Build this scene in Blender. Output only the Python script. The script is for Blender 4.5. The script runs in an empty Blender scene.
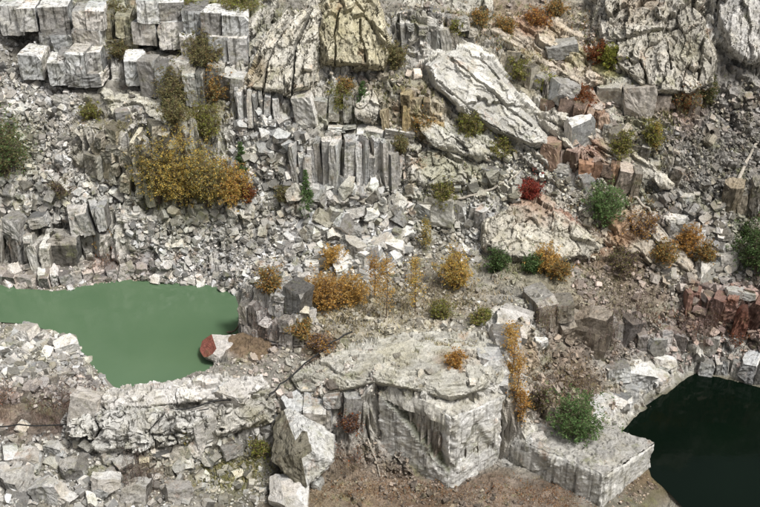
import bpy, math, random
import numpy as np
from mathutils import Vector, geometry
R = math.radians
rng = np.random.default_rng(11)
random.seed(11)
scn = bpy.context.scene
col = scn.collection

# ---------------------------------------------------------------- camera
CAM = np.array([0.0, -107.0, 62.0]); DEP = R(30.0); FPX = 380.0 / math.tan(R(20.0))
cd = bpy.data.cameras.new('camera'); cam = bpy.data.objects.new('camera', cd); col.objects.link(cam)
cam.location = CAM; cam.rotation_euler = (R(60.0), 0, 0)
cd.sensor_fit = 'HORIZONTAL'; cd.sensor_width = 36.0; cd.lens = 18.0 / math.tan(R(20.0))
cd.clip_start = 0.5; cd.clip_end = 3000.0
scn.camera = cam
# ---------------------------------------------------------------- sky, sun, exposure
SUN_EL, SUN_AZ = 60.0, 50.0            # azimuth: from behind the camera, to the right
w = bpy.data.worlds.new('World'); scn.world = w; w.use_nodes = True
nt = w.node_tree; bg = nt.nodes['Background']
sky = nt.nodes.new('ShaderNodeTexSky'); sky.sky_type = 'NISHITA'; sky.sun_disc = False
sky.sun_elevation = R(SUN_EL); sky.sun_rotation = R(180.0 - SUN_AZ)
sky.dust_density = 6.0; sky.air_density = 1.2; sky.ozone_density = 1.0
hs = nt.nodes.new('ShaderNodeHueSaturation'); hs.inputs['Saturation'].default_value = 0.34
nt.links.new(sky.outputs[0], hs.inputs['Color']); nt.links.new(hs.outputs[0], bg.inputs['Color'])
bg.inputs['Strength'].default_value = 0.05
sd = bpy.data.lights.new('sun', 'SUN'); sd.energy = 1.5; sd.angle = R(12.0); sd.color = (1.0, 0.985, 0.955)
sun = bpy.data.objects.new('sun', sd); col.objects.link(sun)
_v = Vector((math.sin(R(SUN_AZ)) * math.cos(R(SUN_EL)), -math.cos(R(SUN_AZ)) * math.cos(R(SUN_EL)), math.sin(R(SUN_EL))))
sun.rotation_euler = _v.to_track_quat('Z', 'Y').to_euler(); sun.location = (0, -40, 90)
vs = scn.view_settings; vs.view_transform = 'Standard'; vs.look = 'None'; vs.gamma = 1.0; vs.exposure = 1.18
vs.use_curve_mapping = False
scn.cycles.max_bounces = 6; scn.cycles.diffuse_bounces = 1

# ---------------------------------------------------------------- measuring helpers
SD, CDp = math.sin(DEP), math.cos(DEP)
def ray(px, py):
    px = np.asarray(px, float); py = np.asarray(py, float)
    a = (px - 380.0) / FPX; b = (253.5 - py) / FPX
    return np.stack([a, CDp + b * SD, -SD + b * CDp], -1)
def atY(px, py, Y):
    d = ray(px, py); t = (np.asarray(Y, float) - CAM[1]) / d[..., 1]
    return CAM + d * t[..., None]
def atZ(px, py, z):
    d = ray(px, py); t = (np.asarray(z, float) - CAM[2]) / d[..., 2]
    return CAM + d * t[..., None]

# ---------------------------------------------------------------- numeric noise
def hsh(i, j, k, s):
    n = (i.astype(np.int64) * 374761393 + j.astype(np.int64) * 668265263 + k.astype(np.int64) * 2147483647 + s * 974711) & 0xFFFFFFFF
    n = ((n ^ (n >> 13)) * 1274126177) & 0xFFFFFFFF
    n = ((n ^ (n >> 16)) * 2246822519) & 0xFFFFFFFF
    return ((n ^ (n >> 15)) & 0xFFFFFF) / float(0xFFFFFF)
def vnoise(p, s=0):
    f = np.floor(p); u = p - f; u = u * u * (3 - 2 * u); f = f.astype(np.int64); r = 0
    for a in (0, 1):
        for b in (0, 1):
            for c in (0, 1):
                wt = (u[:, 0] if a else 1 - u[:, 0]) * (u[:, 1] if b else 1 - u[:, 1]) * (u[:, 2] if c else 1 - u[:, 2])
                r = r + wt * hsh(f[:, 0] + a, f[:, 1] + b, f[:, 2] + c, s)
    return r * 2 - 1
def fbm(p, s=0, o=4):
    a, r = 1.0, 0
    for i in range(o):
        r = r + a * vnoise(p * 2 ** i + 17.3 * i, s + i); a *= 0.5
    return r / 1.6
def cells(p, s=0):
    """facets: per-cell offset (-1..1), tilt term, gap F2-F1"""
    f = np.floor(p).astype(np.int64); n = len(p)
    d1 = np.full(n, 9.0); d2 = np.full(n, 9.0); off = np.zeros(n); til = np.zeros(n)
    for a in (-1, 0, 1):
        for b in (-1, 0, 1):
            for c in (-1, 0, 1):
                i, j, k = f[:, 0] + a, f[:, 1] + b, f[:, 2] + c
                q = np.stack([i + .1 + .8 * hsh(i, j, k, s + 1), j + .1 + .8 * hsh(i, j, k, s + 2), k + .1 + .8 * hsh(i, j, k, s + 3)], -1)
                v = p - q; d = np.sqrt((v * v).sum(1)); near = d < d1
                d2 = np.where(near, d1, np.minimum(d2, d)); d1 = np.where(near, d, d1)
                off = np.where(near, hsh(i, j, k, s + 4) * 2 - 1, off)
                tv = v[:, 0] * (hsh(i, j, k, s + 5) * 2 - 1) + v[:, 1] * (hsh(i, j, k, s + 6) * 2 - 1) + v[:, 2] * (hsh(i, j, k, s + 7) * 2 - 1)
                til = np.where(near, tv, til)
    return off, til, d2 - d1

# ---------------------------------------------------------------- mesh helpers
def mesh(name, v, f, mat=None, tint=None, smooth=False, dom='POINT'):
    """v: Nx3, f: MxK array of equal-sized faces or list of lists; tint: RGBA per point or per corner"""
    me = bpy.data.meshes.new(name); v = np.asarray(v, np.float32)
    if isinstance(f, np.ndarray):
        m, k = f.shape; li = f.reshape(-1).astype(np.int32); ls = np.arange(m, dtype=np.int32) * k
    else:
        m = len(f); li = np.concatenate([np.asarray(x, np.int32) for x in f])
        ls = np.concatenate([[0], np.cumsum([len(x) for x in f])[:-1]]).astype(np.int32)
    me.vertices.add(len(v)); me.vertices.foreach_set('co', v.reshape(-1))
    me.loops.add(len(li)); me.loops.foreach_set('vertex_index', li)
    me.polygons.add(m); me.polygons.foreach_set('loop_start', ls)
    me.update(calc_edges=True)
    me.polygons.foreach_set('use_smooth', np.full(len(me.polygons), smooth))
    if tint is not None:
        a = me.attributes.new('tint', 'FLOAT_COLOR', dom)
        a.data.foreach_set('color', np.ascontiguousarray(tint, np.float32).reshape(-1))
    if mat: me.materials.append(mat)
    return me
def link(name, me, parent=None, loc=None, rot=None, scale=None, color=None):
    o = bpy.data.objects.new(name, me); col.objects.link(o)
    if parent is not None: o.parent = parent
    if loc is not None: o.location = loc
    if rot is not None: o.rotation_euler = rot
    if scale is not None: o.scale = scale
    o.color = color if color is not None else (1, 1, 1, 1)
    return o
def tag(o, label, cat=None, group=None, kind=None):
    o['label'] = label
    if cat: o['category'] = cat
    if group: o['group'] = group
    if kind: o['kind'] = kind
    return o
def empty(name, loc): 
    o = link(name, None, loc=loc); o.empty_display_size = .3; return o

# ---------------------------------------------------------------- materials
def nodes(name):
    m = bpy.data.materials.new(name); m.use_nodes = True; t = m.node_tree
    return m, t, t.nodes['Principled BSDF'], (lambda k: t.nodes.new('ShaderNode' + k)), t.links.new
def rock_material(name, soil=False):
    m, t, P, N, L = nodes(name)
    geo = N('NewGeometry'); at = N('Attribute'); at.attribute_name = 'tint'; oi = N('ObjectInfo')
    def noise(scale, detail=4, rough=.6, vec=None):
        n = N('TexNoise'); n.inputs['Scale'].default_value = scale; n.inputs['Detail'].default_value = detail
        n.inputs['Roughness'].default_value = rough; L(vec or geo.outputs['Position'], n.inputs['Vector']); return n
    def mapr(s, a, b, c, d):
        r = N('MapRange'); L(s, r.inputs[0])
        for i, x in enumerate((a, b, c, d)): r.inputs[i + 1].default_value = x
        return r.outputs[0]
    def mix(kind, fac, a, b):
        x = N('MixRGB'); x.blend_type = kind
        for i, q in enumerate((fac, a, b)):
            if isinstance(q, (int, float)): x.inputs[i].default_value = q
            elif isinstance(q, tuple): x.inputs[i].default_value = q
            else: L(q, x.inputs[i])
        return x.outputs[0]
    c = mix('MULTIPLY', 1.0, at.outputs['Color'], oi.outputs['Color'])
    # weathering film in patches
    c = mix('MIX', mapr(noise(.6, 7, .72).outputs[0], .46, .68, 0, .7), c, mix('MULTIPLY', 1.0, c, (.62, .59, .47, 1)))
    c = mix('MIX', mapr(noise(1.5, 7, .78).outputs[0], .54, .66, 0, .75), c, mix('MULTIPLY', 1.0, c, (.30, .29, .27, 1)))
    c = mix('MIX', mapr(noise(2.4, 5, .72).outputs[0], .52, .64, 0, .7), c, mix('MULTIPLY', 1.0, c, (1.28, 1.28, 1.29, 1)))
    off = N('VectorMath'); off.operation = 'ADD'; off.inputs[1].default_value = (37.0, 11.0, 5.0); L(geo.outputs['Position'], off.inputs[0])
    off2 = N('VectorMath'); off2.operation = 'ADD'; off2.inputs[1].default_value = (-21.0, 43.0, 9.0); L(geo.outputs['Position'], off2.inputs[0])
    c = mix('MIX', mapr(noise(.42, 8, .74, off.outputs[0]).outputs[0], .56, .66, 0, .55), c, (.20, .205, .095, 1))
    c = mix('MIX', mapr(noise(.36, 8, .74, off2.outputs[0]).outputs[0], .58, .68, 0, .6), c, mix('MULTIPLY', 1.0, c, (.80, .52, .36, 1)))
    # grain
    g = noise(9 if not soil else 6, 5, .75)
    gm = N('CombineColor'); gv = mapr(g.outputs[0], .25, .75, .55, 1.42)
    for i in range(3): L(gv, gm.inputs[i])
    c = mix('MULTIPLY', .9, c, gm.outputs[0])
    # seepage streaks: strength in the attribute's alpha
    mp = N('Mapping'); mp.inputs['Scale'].default_value = (2.4, 2.4, .14); L(geo.outputs['Position'], mp.inputs[0])
    st = noise(1.0, 4, .65, mp.outputs[0]); sm = N('Math'); sm.operation = 'MULTIPLY'
    L(mapr(st.outputs[0], .53, .61, 0, 1), sm.inputs[0]); L(at.outputs['Alpha'], sm.inputs[1])
    c = mix('MIX', sm.outputs[0], c, mix('MULTIPLY', 1.0, c, (.16, .155, .14, 1)))
    L(c, P.inputs['Base Color']); P.inputs['Roughness'].default_value = .9
    P.inputs['Specular IOR Level'].default_value = .25
    b = N('Bump'); b.inputs['Strength'].default_value = .85; b.inputs['Distance'].default_value = .16
    hsum = N('Math'); hsum.operation = 'ADD'; L(noise(2.2, 8, .72).outputs[0], hsum.inputs[0])
    vo = N('TexVoronoi'); vo.inputs['Scale'].default_value = 2.2 if not soil else 5; L(geo.outputs['Position'], vo.inputs['Vector'])
    L(mapr(vo.outputs['Distance'], 0, .8, 0, .45), hsum.inputs[1]); L(hsum.outputs[0], b.inputs['Height'])
    L(b.outputs[0], P.inputs['Normal'])
    return m
M_rock = rock_material('granite'); M_soil = rock_material('quarry soil', True)
def plain(name, rough=.8, attr=True, colr=(.5, .5, .5, 1), trans=0):
    m, t, P, N, L = nodes(name)
    if attr:
        at = N('Attribute'); at.attribute_name = 'tint'; L(at.outputs['Color'], P.inputs['Base Color'])
    else:
        n = N('TexNoise'); n.inputs['Scale'].default_value = 7; geo = N('NewGeometry'); L(geo.outputs['Position'], n.inputs['Vector'])
        r = N('ValToRGB'); L(n.outputs[0], r.inputs[0])
        r.color_ramp.elements[0].position = .3; r.color_ramp.elements[1].position = .7
        r.color_ramp.elements[0].color = tuple(x * .55 for x in colr[:3]) + (1,); r.color_ramp.elements[1].color = tuple(x * 1.3 for x in colr[:3]) + (1,)
        L(r.outputs[0], P.inputs['Base Color'])
    P.inputs['Roughness'].default_value = rough
    P.inputs['Specular IOR Level'].default_value = .2
    if trans:
        tr = N('BsdfTranslucent'); mx = N('MixShader'); mx.inputs[0].default_value = trans; L(at.outputs['Color'], tr.inputs['Color'])
        L(P.outputs[0], mx.inputs[1]); L(tr.outputs[0], mx.inputs[2]); L(mx.outputs[0], t.nodes['Material Output'].inputs['Surface'])
    return m
M_leaf = plain('leaf', .7, trans=.5); M_scrub = plain('dry scrub', .85)
M_bark = plain('bark', .9, False, (.16, .12, .09, 1)); M_log = plain('bleached wood', .85, False, (.42, .38, .32, 1))
M_cable = plain('old cable', .7, False, (.03, .03, .03, 1))
def water_material(name, c1, c2, rough, bump, spec):
    m, t, P, N, L = nodes(name); geo = N('NewGeometry')
    n = N('TexNoise'); n.inputs['Scale'].default_value = .09; n.inputs['Detail'].default_value = 3; L(geo.outputs['Position'], n.inputs['Vector'])
    r = N('ValToRGB'); L(n.outputs[0], r.inputs[0]); r.color_ramp.elements[0].color = c1; r.color_ramp.elements[1].color = c2
    r.color_ramp.elements[0].position = .3; r.color_ramp.elements[1].position = .7
    L(r.outputs[0], P.inputs['Base Color']); P.inputs['Roughness'].default_value = rough; P.inputs['IOR'].default_value = 1.33
    P.inputs['Specular IOR Level'].default_value = spec
    n2 = N('TexNoise'); n2.inputs['Scale'].default_value = 1.4; n2.inputs['Detail'].default_value = 4; L(geo.outputs['Position'], n2.inputs['Vector'])
    b = N('Bump'); b.inputs['Strength'].default_value = bump; b.inputs['Distance'].default_value = .05
    L(n2.outputs[0], b.inputs['Height']); L(b.outputs[0], P.inputs['Normal'])
    return m
M_green = water_material('milky green water', (.080, .135, .074, 1), (.098, .158, .088, 1), .07, .35, .5)
M_dark = water_material('dark pool water', (.002, .005, .003, 1), (.003, .007, .004, 1), .05, .10, .22)

# ---------------------------------------------------------------- the quarry's form: measured points
# (px, py, 'y', Y) steep upper part; (px, py, 'z', z) floor
CT = []
def cy(py, *pairs):
    for px, Y in pairs: CT.append((px, py, Y))
def cz(*tr):
    for px, py, z in tr: CT.append((px, py, float(atZ(px, py, z)[1])))
XS = (-90, 0, 90, 190, 290, 380, 470, 570, 670, 760, 850)
for py, Ys in ((-60, (38, 36, 36, 36, 31, 33, 35, 38, 30, 27, 27)),
               (0,   (24, 24, 24, 23, 18, 20, 22, 25, 19, 17, 17)),
               (45,  (19, 19, 18, 17, 13.5, 15, 16, 19, 15, 15, 15)),
               (90,  (15, 14, 13, 11.5, 10.5, 11, 11.5, 13, 11.5, 12.5, 13)),
               (130, (11, 10.5, 9.5, 8.5, 8, 8, 8.5, 9, 9, 10, 10.5)),
               (170, (7.5, 7, 5.5, 5.5, 5.5, 5.5, 6, 6, 6, 7, 7.5)),
               (210, (3.5, 3, 2.5, 2.8, 3, 3, 3, 2.8, 2.5, 3, 3.5)),
               (253, (.2, .2, .2, .2, .3, .2, 0, -.6, -1, -1, -1))):
    cy(py, *zip(XS, Ys))
cz((300, 290, -.3), (400, 290, .2), (480, 290, .3), (300, 330, -.6), (400, 330, .5), (480, 330, .6), (270, 365, -1.2), (340, 380, -.3),
   (400, 385, .7), (480, 385, 1.1), (505, 345, .5), (530, 300, .4), (600, 300, -1.8), (690, 300, -2.6), (760, 300, -2.2), (850, 300, -2),
   (560, 340, -3), (620, 350, -5.2), (690, 355, -7.6), (760, 360, -7.6), (850, 365, -7.6), (702, 372, -9.9), (730, 378, -9.9), (776, 389, -9.9), (632, 422, -9.8), (660, 398, -9.8), (688, 374, -9.9),
   (550, 400, -5.6), (600, 400, -6.6), (560, 430, -5.9), (640, 440, -8.6), (530, 470, -8.9), (600, 507, -9.6), (520, 507, -9.2), (650, 480, -9.6),
   (450, 495, -9), (376, 448, -7.0), (415, 473, -8.3), (420, 507, -9.1), (340, 460, -7.3), (340, 507, -8.6), (280, 480, -7.6), (240, 455, -6.6), (240, 507, -7.6), (160, 490, -6.8),
   (330, 410, -3.2), (300, 410, -3.5), (160, 455, -6.2), (90, 455, -5.8), (90, 500, -6.2), (0, 507, -6), (-90, 507, -6), (0, 450, -4.8), (-90, 450, -4.6), (45, 430, -4.4),
   (0, 395, -2.9), (50, 380, -2.5), (-90, 380, -2.5), (0, 340, -2.6), (-90, 330, -2.6), (80, 370, -2.6), (95, 395, -1.2), (140, 397, -.9), (200, 390, -.9), (250, 385, -1.2),
   (250, 300, -1.2), (0, 278, -2.95), (100, 276, -2.9), (200, 280, -2.9), (-90, 278, -2.95), (60, 580, -7), (300, 580, -9), (520, 580, -10), (700, 580, -12), (850, 580, -12), (-90, 580, -7),
   (700, 430, -12), (760, 430, -12), (850, 430, -12), (760, 507, -12), (690, 490, -12), (660, 450, -11.2))
CT = np.array(CT)
def tps(d): return np.where(d > 0, d * d * np.log(d + 1e-9), 0)
_P = CT[:, :2] / 100.; _n = len(CT)
_K = tps(np.linalg.norm(_P[:, None] - _P[None], axis=2)) + np.eye(_n) * .02
_A = np.block([[_K, np.c_[np.ones(_n), _P]], [np.c_[np.ones(_n), _P].T, np.zeros((3, 3))]])
_W = np.linalg.solve(_A, np.r_[CT[:, 2], 0, 0, 0])
def Yb(px, py):
    q = np.stack([np.atleast_1d(np.asarray(px, float)), np.atleast_1d(np.asarray(py, float))], -1) / 100.
    d = np.linalg.norm(q[:, None] - _P[None], axis=2)
    return tps(d) @ _W[:_n] + _W[_n] + q @ _W[_n + 1:]
def base(px, py, off=0.0):
    y = Yb(px, py) - off
    return atY(np.atleast_1d(px), np.atleast_1d(py), y)

POND = [(-125, 288), (0, 284), (30, 291), (60, 293), (90, 287), (130, 280), (160, 281), (200, 287), (228, 293), (239, 297), (240, 315), (239, 338),
        (216, 345), (214, 364), (206, 373), (180, 378), (150, 384), (120, 390), (108, 381), (95, 366), (82, 351), (72, 338), (55, 331), (30, 324), (0, 322), (-60, 319), (-125, 312)]
POOL = [(694, 376), (720, 380), (760, 390), (850, 400), (900, 460), (900, 560), (720, 560), (688, 507), (672, 490), (652, 472), (650, 452), (622, 433), (640, 415), (668, 396)]
ZG, ZD = -3.0, -10.0
def inpoly(px, py, poly):
    px = np.asarray(px, float); py = np.asarray(py, float); r = np.zeros(px.shape, bool); n = len(poly)
    for i in range(n):
        (x1, y1), (x2, y2) = poly[i], poly[i - 1]
        if y1 == y2: continue
        c = ((y1 > py) != (y2 > py)) & (px < (x2 - x1) * (py - y1) / (y2 - y1) + x1); r ^= c
    return r

# rock ledges: bottom line, top line (measured), columns, rows, thickness, tint, streak, gaps, name, label
G = (.50, .49, .47); WH = (.62, .61, .585); TAN = (.50, .46, .35); DK = (.24, .225, .20); RU = (.30, .17, .10); OC = (.40, .29, .13); RED = (.25, .10, .065); PINK = (.60, .55, .52)
WALLS = [
 ([(140,92),(200,100),(245,104)], [(140,62),(200,70),(245,76)], 8, 1, 3, G, .5, .15, 'rock_ledge', 'grey ledge overgrown by olive and orange bushes below the white cut'),
 ([(92,168),(125,186),(150,202),(196,190)], [(86,130),(125,134),(152,136),(192,118)], 9, 3, 4, TAN, .9, .05, 'rock_bench', 'tall tan flat-topped bench face beside the yellow bushes'),
 ([(0,241),(50,236),(100,224),(150,206)], [(0,222),(50,216),(97,202),(147,182)], 10, 1, 3.5, G, .7, .34, 'rock_ledge', 'long undercut grey ledge with black gaps rising toward yellow bushes'),
 ([(-10,270),(30,270),(60,264),(106,256)], [(-10,232),(30,236),(60,240),(103,238)], 8, 1, 3.5, (.46,.44,.40), .8, .2, 'rock_ledge', 'cracked grey rock face just above the pale pond shore'),
 ([(-10,281),(40,286),(85,282),(132,274)], [(-10,270),(40,275),(85,272),(130,265)], 9, 1, 2.2, PINK, .3, .1, 'shore_ledge', 'low pinkish white slabs along the far shore of the green pond'),
 ([(293,186),(345,190),(397,186)], [(293,144),(345,141),(397,143)], 14, 1, 2.2, WH, .8, .0, 'pillar_ledge', 'row of tall white upright pillars split by black cracks'),
 ([(328,141),(372,141),(416,142)], [(328,130),(372,129),(416,126)], 4, 1, 3.4, WH, .2, .0, 'rock_ledge', 'flat white capping slabs lying on top of the tall pillars'),
 ([(232,120),(255,122),(278,124)], [(236,90),(256,92),(280,99)], 8, 1, 2, WH, .8, .0, 'pillar_ledge', 'short cluster of white upright pillars below the streaked buttress'),
 ([(298,117),(325,117),(352,115)], [(300,96),(325,95),(352,95)], 4, 1, 3, G, .7, .0, 'rock_ledge', 'grey square ledge left of the small green conifer'),
 ([(384,122),(415,130),(442,138)], [(384,84),(415,96),(442,108)], 5, 2, 3, OC, .9, .05, 'rock_ledge', 'ochre stained rough rock face left of the big pale slab'),
 ([(398,46),(440,48),(476,48)], [(398,14),(440,14),(476,22)], 8, 2, 3, (.33,.32,.29), .9, .12, 'rock_ledge', 'dark grey cracked ledge above the big pale slab'),
 ([(500,62),(562,112),(620,150),(682,184)], [(503,42),(564,92),(622,132),(684,168)], 15, 1, 3, (.47,.43,.37), .7, .1, 'rock_ledge', 'long pale ledge slanting down beside the rust-red rocks'),
 ([(540,112),(575,128),(606,140)], [(540,92),(575,104),(608,116)], 5, 1, 2.5, RU, .6, .0, 'rock_ledge', 'rust brown ledge between two slanting pale ledges'),
 ([(545,160),(590,184),(640,192)], [(545,138),(590,158),(640,172)], 6, 1, 3, RU, .5, .0, 'rock_ledge', 'rust brown ledge above the light green bush'),
 ([(600,100),(650,112),(700,112)], [(600,78),(650,90),(700,88)], 6, 1, 3, (.45,.42,.36), .5, .05, 'rock_ledge', 'pale broken ledge at the foot of the streaked cliff'),
 ([(726,216),(748,218),(775,222)], [(726,188),(748,190),(775,194)], 4, 1, 3, OC, .9, .0, 'rock_ledge', 'square brown stained ledge at the lower end of the grey scree'),
 ([(676,308),(720,322),(775,330)], [(690,292),(720,300),(775,306)], 6, 1, 3, RED, .4, .0, 'rock_ledge', 'dark red-brown ledge behind the dark pool'),
 ([(700,370),(728,375),(775,386)], [(700,359),(728,362),(775,370)], 6, 1, 3, WH, .4, .0, 'shore_ledge', 'pale flat ledge along the far edge of the dark pool'),
 ([(604,424),(640,396),(686,368)], [(600,414),(636,386),(684,358)], 6, 1, 3, WH, .3, .0, 'shore_ledge', 'white slabs stepping up along the side bank of the dark pool'),
 ([(536,326),(565,338),(604,350)], [(536,296),(568,304),(606,322)], 3, 1, 3.5, DK, .8, .0, 'rock_ledge', 'dark brown overhanging rock with a pointed corner on the terrace edge'),
 ([(240,338),(270,343),(302,346)], [(242,286),(270,290),(302,294)], 4, 2, 3, (.45,.43,.40), .9, .0, 'rock_ledge', 'grey pond bank face with dark stains above the purple brush'),
 ([(505,405),(512,360),(532,322)], [(500,384),(508,345),(528,306)], 5, 1, 3, G, .6, .0, 'rock_ledge', 'pale terrace edge behind the orange saplings'),
 ([(270,428),(315,424),(358,430)], [(270,405),(315,398),(358,397)], 5, 1, 3, G, .8, .1, 'rock_ledge', 'broken pale ledge between the huge boulder and the great cut block'),
 ([(595,335),(640,345),(690,352)], [(595,318),(640,326),(690,338)], 7, 1, 2.4, (.36,.33,.31), .6, .1, 'rock_ledge', 'grey purple ledge above the white rocks beside the dark pool'),
 ([(415,215),(470,222),(490,238)], [(415,200),(470,208),(492,214)], 6, 1, 2, G, .6, .05, 'rock_ledge', 'low grey ledge left of the rounded lichen outcrop'),
]
# ---------------------------------------------------------------- terrain from breaklines
TV, TE = [], []
def poly3(pts, fn, seg=4):
    out = []
    for (a, b) in zip(pts[:-1], pts[1:]):
        for i in range(seg): out.append((a[0] + (b[0] - a[0]) * i / seg, a[1] + (b[1] - a[1]) * i / seg))
    out.append(pts[-1]); out = np.array(out); return out, fn(out[:, 0], out[:, 1])
def chain(P3, closed=False):
    k = len(TV); TV.extend(P3.tolist()); n = len(P3)
    TE.extend((k + i, k + i + 1) for i in range(n - 1))
    if closed: TE.append((k + n - 1, k))
BLK = []                                    # pixel polygons already described by a breakline
WP = []
CUTS = [('white squared-off quarry cut with an olive brown bush on its ledge', (190, 50), [(137,2,160,22),(160,3,181,23),(136,23,158,43),(158,24,181,48),(182,12,204,34),(204,14,222,36),(222,16,245,40),(183,35,196,58),(212,38,230,62),(230,40,247,63)], [(133,50),(190,62),(250,66)], [(133,3),(190,10),(250,16)]),
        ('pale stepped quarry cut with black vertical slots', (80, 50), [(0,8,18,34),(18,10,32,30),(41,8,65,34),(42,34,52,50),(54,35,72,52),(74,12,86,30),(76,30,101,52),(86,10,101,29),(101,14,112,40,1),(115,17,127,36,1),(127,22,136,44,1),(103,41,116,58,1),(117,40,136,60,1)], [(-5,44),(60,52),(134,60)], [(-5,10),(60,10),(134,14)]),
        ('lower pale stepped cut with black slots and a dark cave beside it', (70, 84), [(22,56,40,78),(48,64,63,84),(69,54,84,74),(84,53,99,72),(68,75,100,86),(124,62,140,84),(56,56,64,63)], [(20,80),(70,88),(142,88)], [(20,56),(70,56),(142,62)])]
CW = []
for lab, ref, rects, bot, top in CUTS:
    b2, b3 = poly3(bot, lambda x, y: base(x, y), 3); t2, _ = poly3(top, lambda x, y: base(x, y), 3); Yt = b3[:, 1] + .3
    CW.append((lab, rects, b2, b3)); chain(b3 + (0, 3.6, 0)); chain(atY(t2[:, 0], t2[:, 1], Yt) + (0, 4.2, -.3))
    BLK.append(list(map(tuple, b2 + (0, 3))) + list(map(tuple, t2[::-1] - (0, 8))))
for wdef in WALLS:
    bot, top = wdef[0], wdef[1]; seg = 3
    b2, b3 = poly3(bot, lambda x, y: base(x, y), seg); t2, _ = poly3(top, lambda x, y: base(x, y), seg)
    Yt = b3[:, 1] + .10 * (b2[:, 1] - t2[:, 1]) * .12
    t3 = atY(t2[:, 0], t2[:, 1], Yt)
    WP.append((b2, b3, t2, t3))
    bk = 2.0 if wdef[7] >= .14 else .35; chain(b3 + (0, bk, 0)); chain(t3 + np.array([0, bk + .65, -.25]))
    pol = list(map(tuple, b2 + (0, 5))) + list(map(tuple, t2[::-1] - (0, 7)))
    BLK.append(pol)
_pp = np.array(POND, float); _c = _pp.mean(0)
chain(atZ(_pp[:, 0], _pp[:, 1], ZG - .15), True)
_in = []
for i, p in enumerate(POND[::2]): 
    q = _c + (np.array(p) - _c) * .82; _in.append(q)
_in = np.array(_in); TV.extend(atZ(_in[:, 0], _in[:, 1], ZG - 2.0).tolist()); BLK.append([tuple(_c + (np.array(p) - _c) * 1.0) for p in POND])
_pd = np.array(POOL, float); _c2 = _pd.mean(0); chain(atZ(_pd[:, 0], _pd[:, 1], ZD - .15), True)
_in = np.array([_c2 + (p - _c2) * .85 for p in _pd]); TV.extend(atZ(_in[:, 0], _in[:, 1], ZD - 2.5).tolist()); BLK.append([tuple(_c2 + (np.array(p) - _c2) * 1.0) for p in POOL])
def toZ(px, py, xy):                                # height of the point seen at (px, py) that stands over xy
    return float(atY(px, py, xy[1])[2])
zb = -9.3
f0 = atZ(450, 491, zb)[:2]; h0 = toZ(451, 418, f0); hl, hr = h0 - .25, h0 + .05; fl_ = atZ(377, 391, hl)[:2]; fr_ = atZ(506, 395, hr)[:2]
print('great block', h0, np.linalg.norm(f0 - fl_), np.linalg.norm(f0 - fr_), toZ(381, 443, fl_), toZ(502, 462, fr_))
zb2 = -9.9
g0 = atZ(602, 509, zb2)[:2]; gl = atZ(503, 463, zb2)[:2]; gr_ = atZ(652, 466, zb2)[:2]
k0, kl, kr = toZ(603, 477, g0), toZ(504, 436, gl), toZ(652, 444, gr_)
for c0, cl_, cr_, zz, hh, pol in ((f0, fl_, fr_, (-7.0, zb + .2, -8.4), (h0, hl, hr), [(370,384),(451,408),(512,386),(508,468),(450,500),(372,447)]), (g0, gl, gr_, (zb2 + .6, zb2 + .2, zb2 + .1), (k0, kl, kr), [(498,428),(560,412),(600,440),(660,440),(660,472),(602,520),(496,468)])):
    cen = (cl_ + cr_) / 2; ring = [cl_, c0, cr_]
    chain(np.array([[*(q - (q - cen) / np.linalg.norm(q - cen) * .7), zq] for q, zq in zip(ring, zz)]))
    chain(np.array([[*(q - (q - cen) / np.linalg.norm(q - cen) * 1.6), h - .8] for q, h in zip(ring, (hh[1], hh[0], hh[2]))]))
    BLK.append(pol)
WPOLY = [[tuple(a) for a in atZ(pp_[:, 0], pp_[:, 1], zz_)[:, :2]] for pp_, zz_ in ((_pp, ZG), (_pd, ZD))]
for py in range(-60, 585, 16):
    for px in range(-100, 870, 22):
        x = px + random.uniform(-7, 7); y = py + random.uniform(-5, 5)
        if any(inpoly(np.array([x]), np.array([y]), b)[0] for b in BLK): continue
        b_ = base(x, y)[0]
        if any(inpoly(b_[:1], b_[1:2], wp)[0] for wp in WPOLY): continue
        TV.append(b_.tolist())
x_lo, x_hi, y_lo, y_hi = -64., 64., -42., 42.
for (x, y, z) in ((-900, 900, 45), (900, 900, 45), (0, 900, 45), (-900, 0, 40), (900, 0, 40), (-900, -900, 60), (900, -900, 60), (0, -900, 60), (-120, -30, 18), (120, -30, 18),
                  (-95, 10, 20), (95, 10, 20), (-120, 60, 34), (0, 70, 34), (120, 60, 34), (0, -60, -4), (-60, -62, 2), (60, -62, -4), (0, -104, 57), (-110, -104, 57), (110, -104, 57), (0, -125, 59)):
    TV.append([x, y, z])
TV = np.array(TV); NV0 = len(TV)
_o = geometry.delaunay_2d_cdt([Vector((a, b)) for a, b in TV[:, :2]], TE, [], 0, 1e-4, True)
V2 = np.array([tuple(v) for v in _o[0]]); F2 = np.array([f for f in _o[2] if len(f) == 3]); VZ = np.zeros(len(V2))
for i, ov in enumerate(_o[3]):
    if ov: VZ[i] = np.mean(TV[ov, 2])
    else:
        d = np.hypot(*(TV[:, :2] - V2[i]).T); j = np.argsort(d)[:4]; VZ[i] = np.average(TV[j, 2], weights=1 / (d[j] + .05))
def tails(lo, hi, st, far=860):
    a = np.arange(lo, hi + 1e-6, st); t = []; s = st; v = hi
    while v < far: s *= 1.35; v += s; t.append(v)
    u = []; s = st; v = lo
    while v > -far: s *= 1.35; v -= s; u.append(v)
    return np.r_[u[::-1], a, t]
STEP = .215
GX, GY = tails(x_lo, x_hi, STEP), tails(y_lo, y_hi, STEP)
ZT = np.full((len(GY), len(GX)), 20.0)
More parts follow.
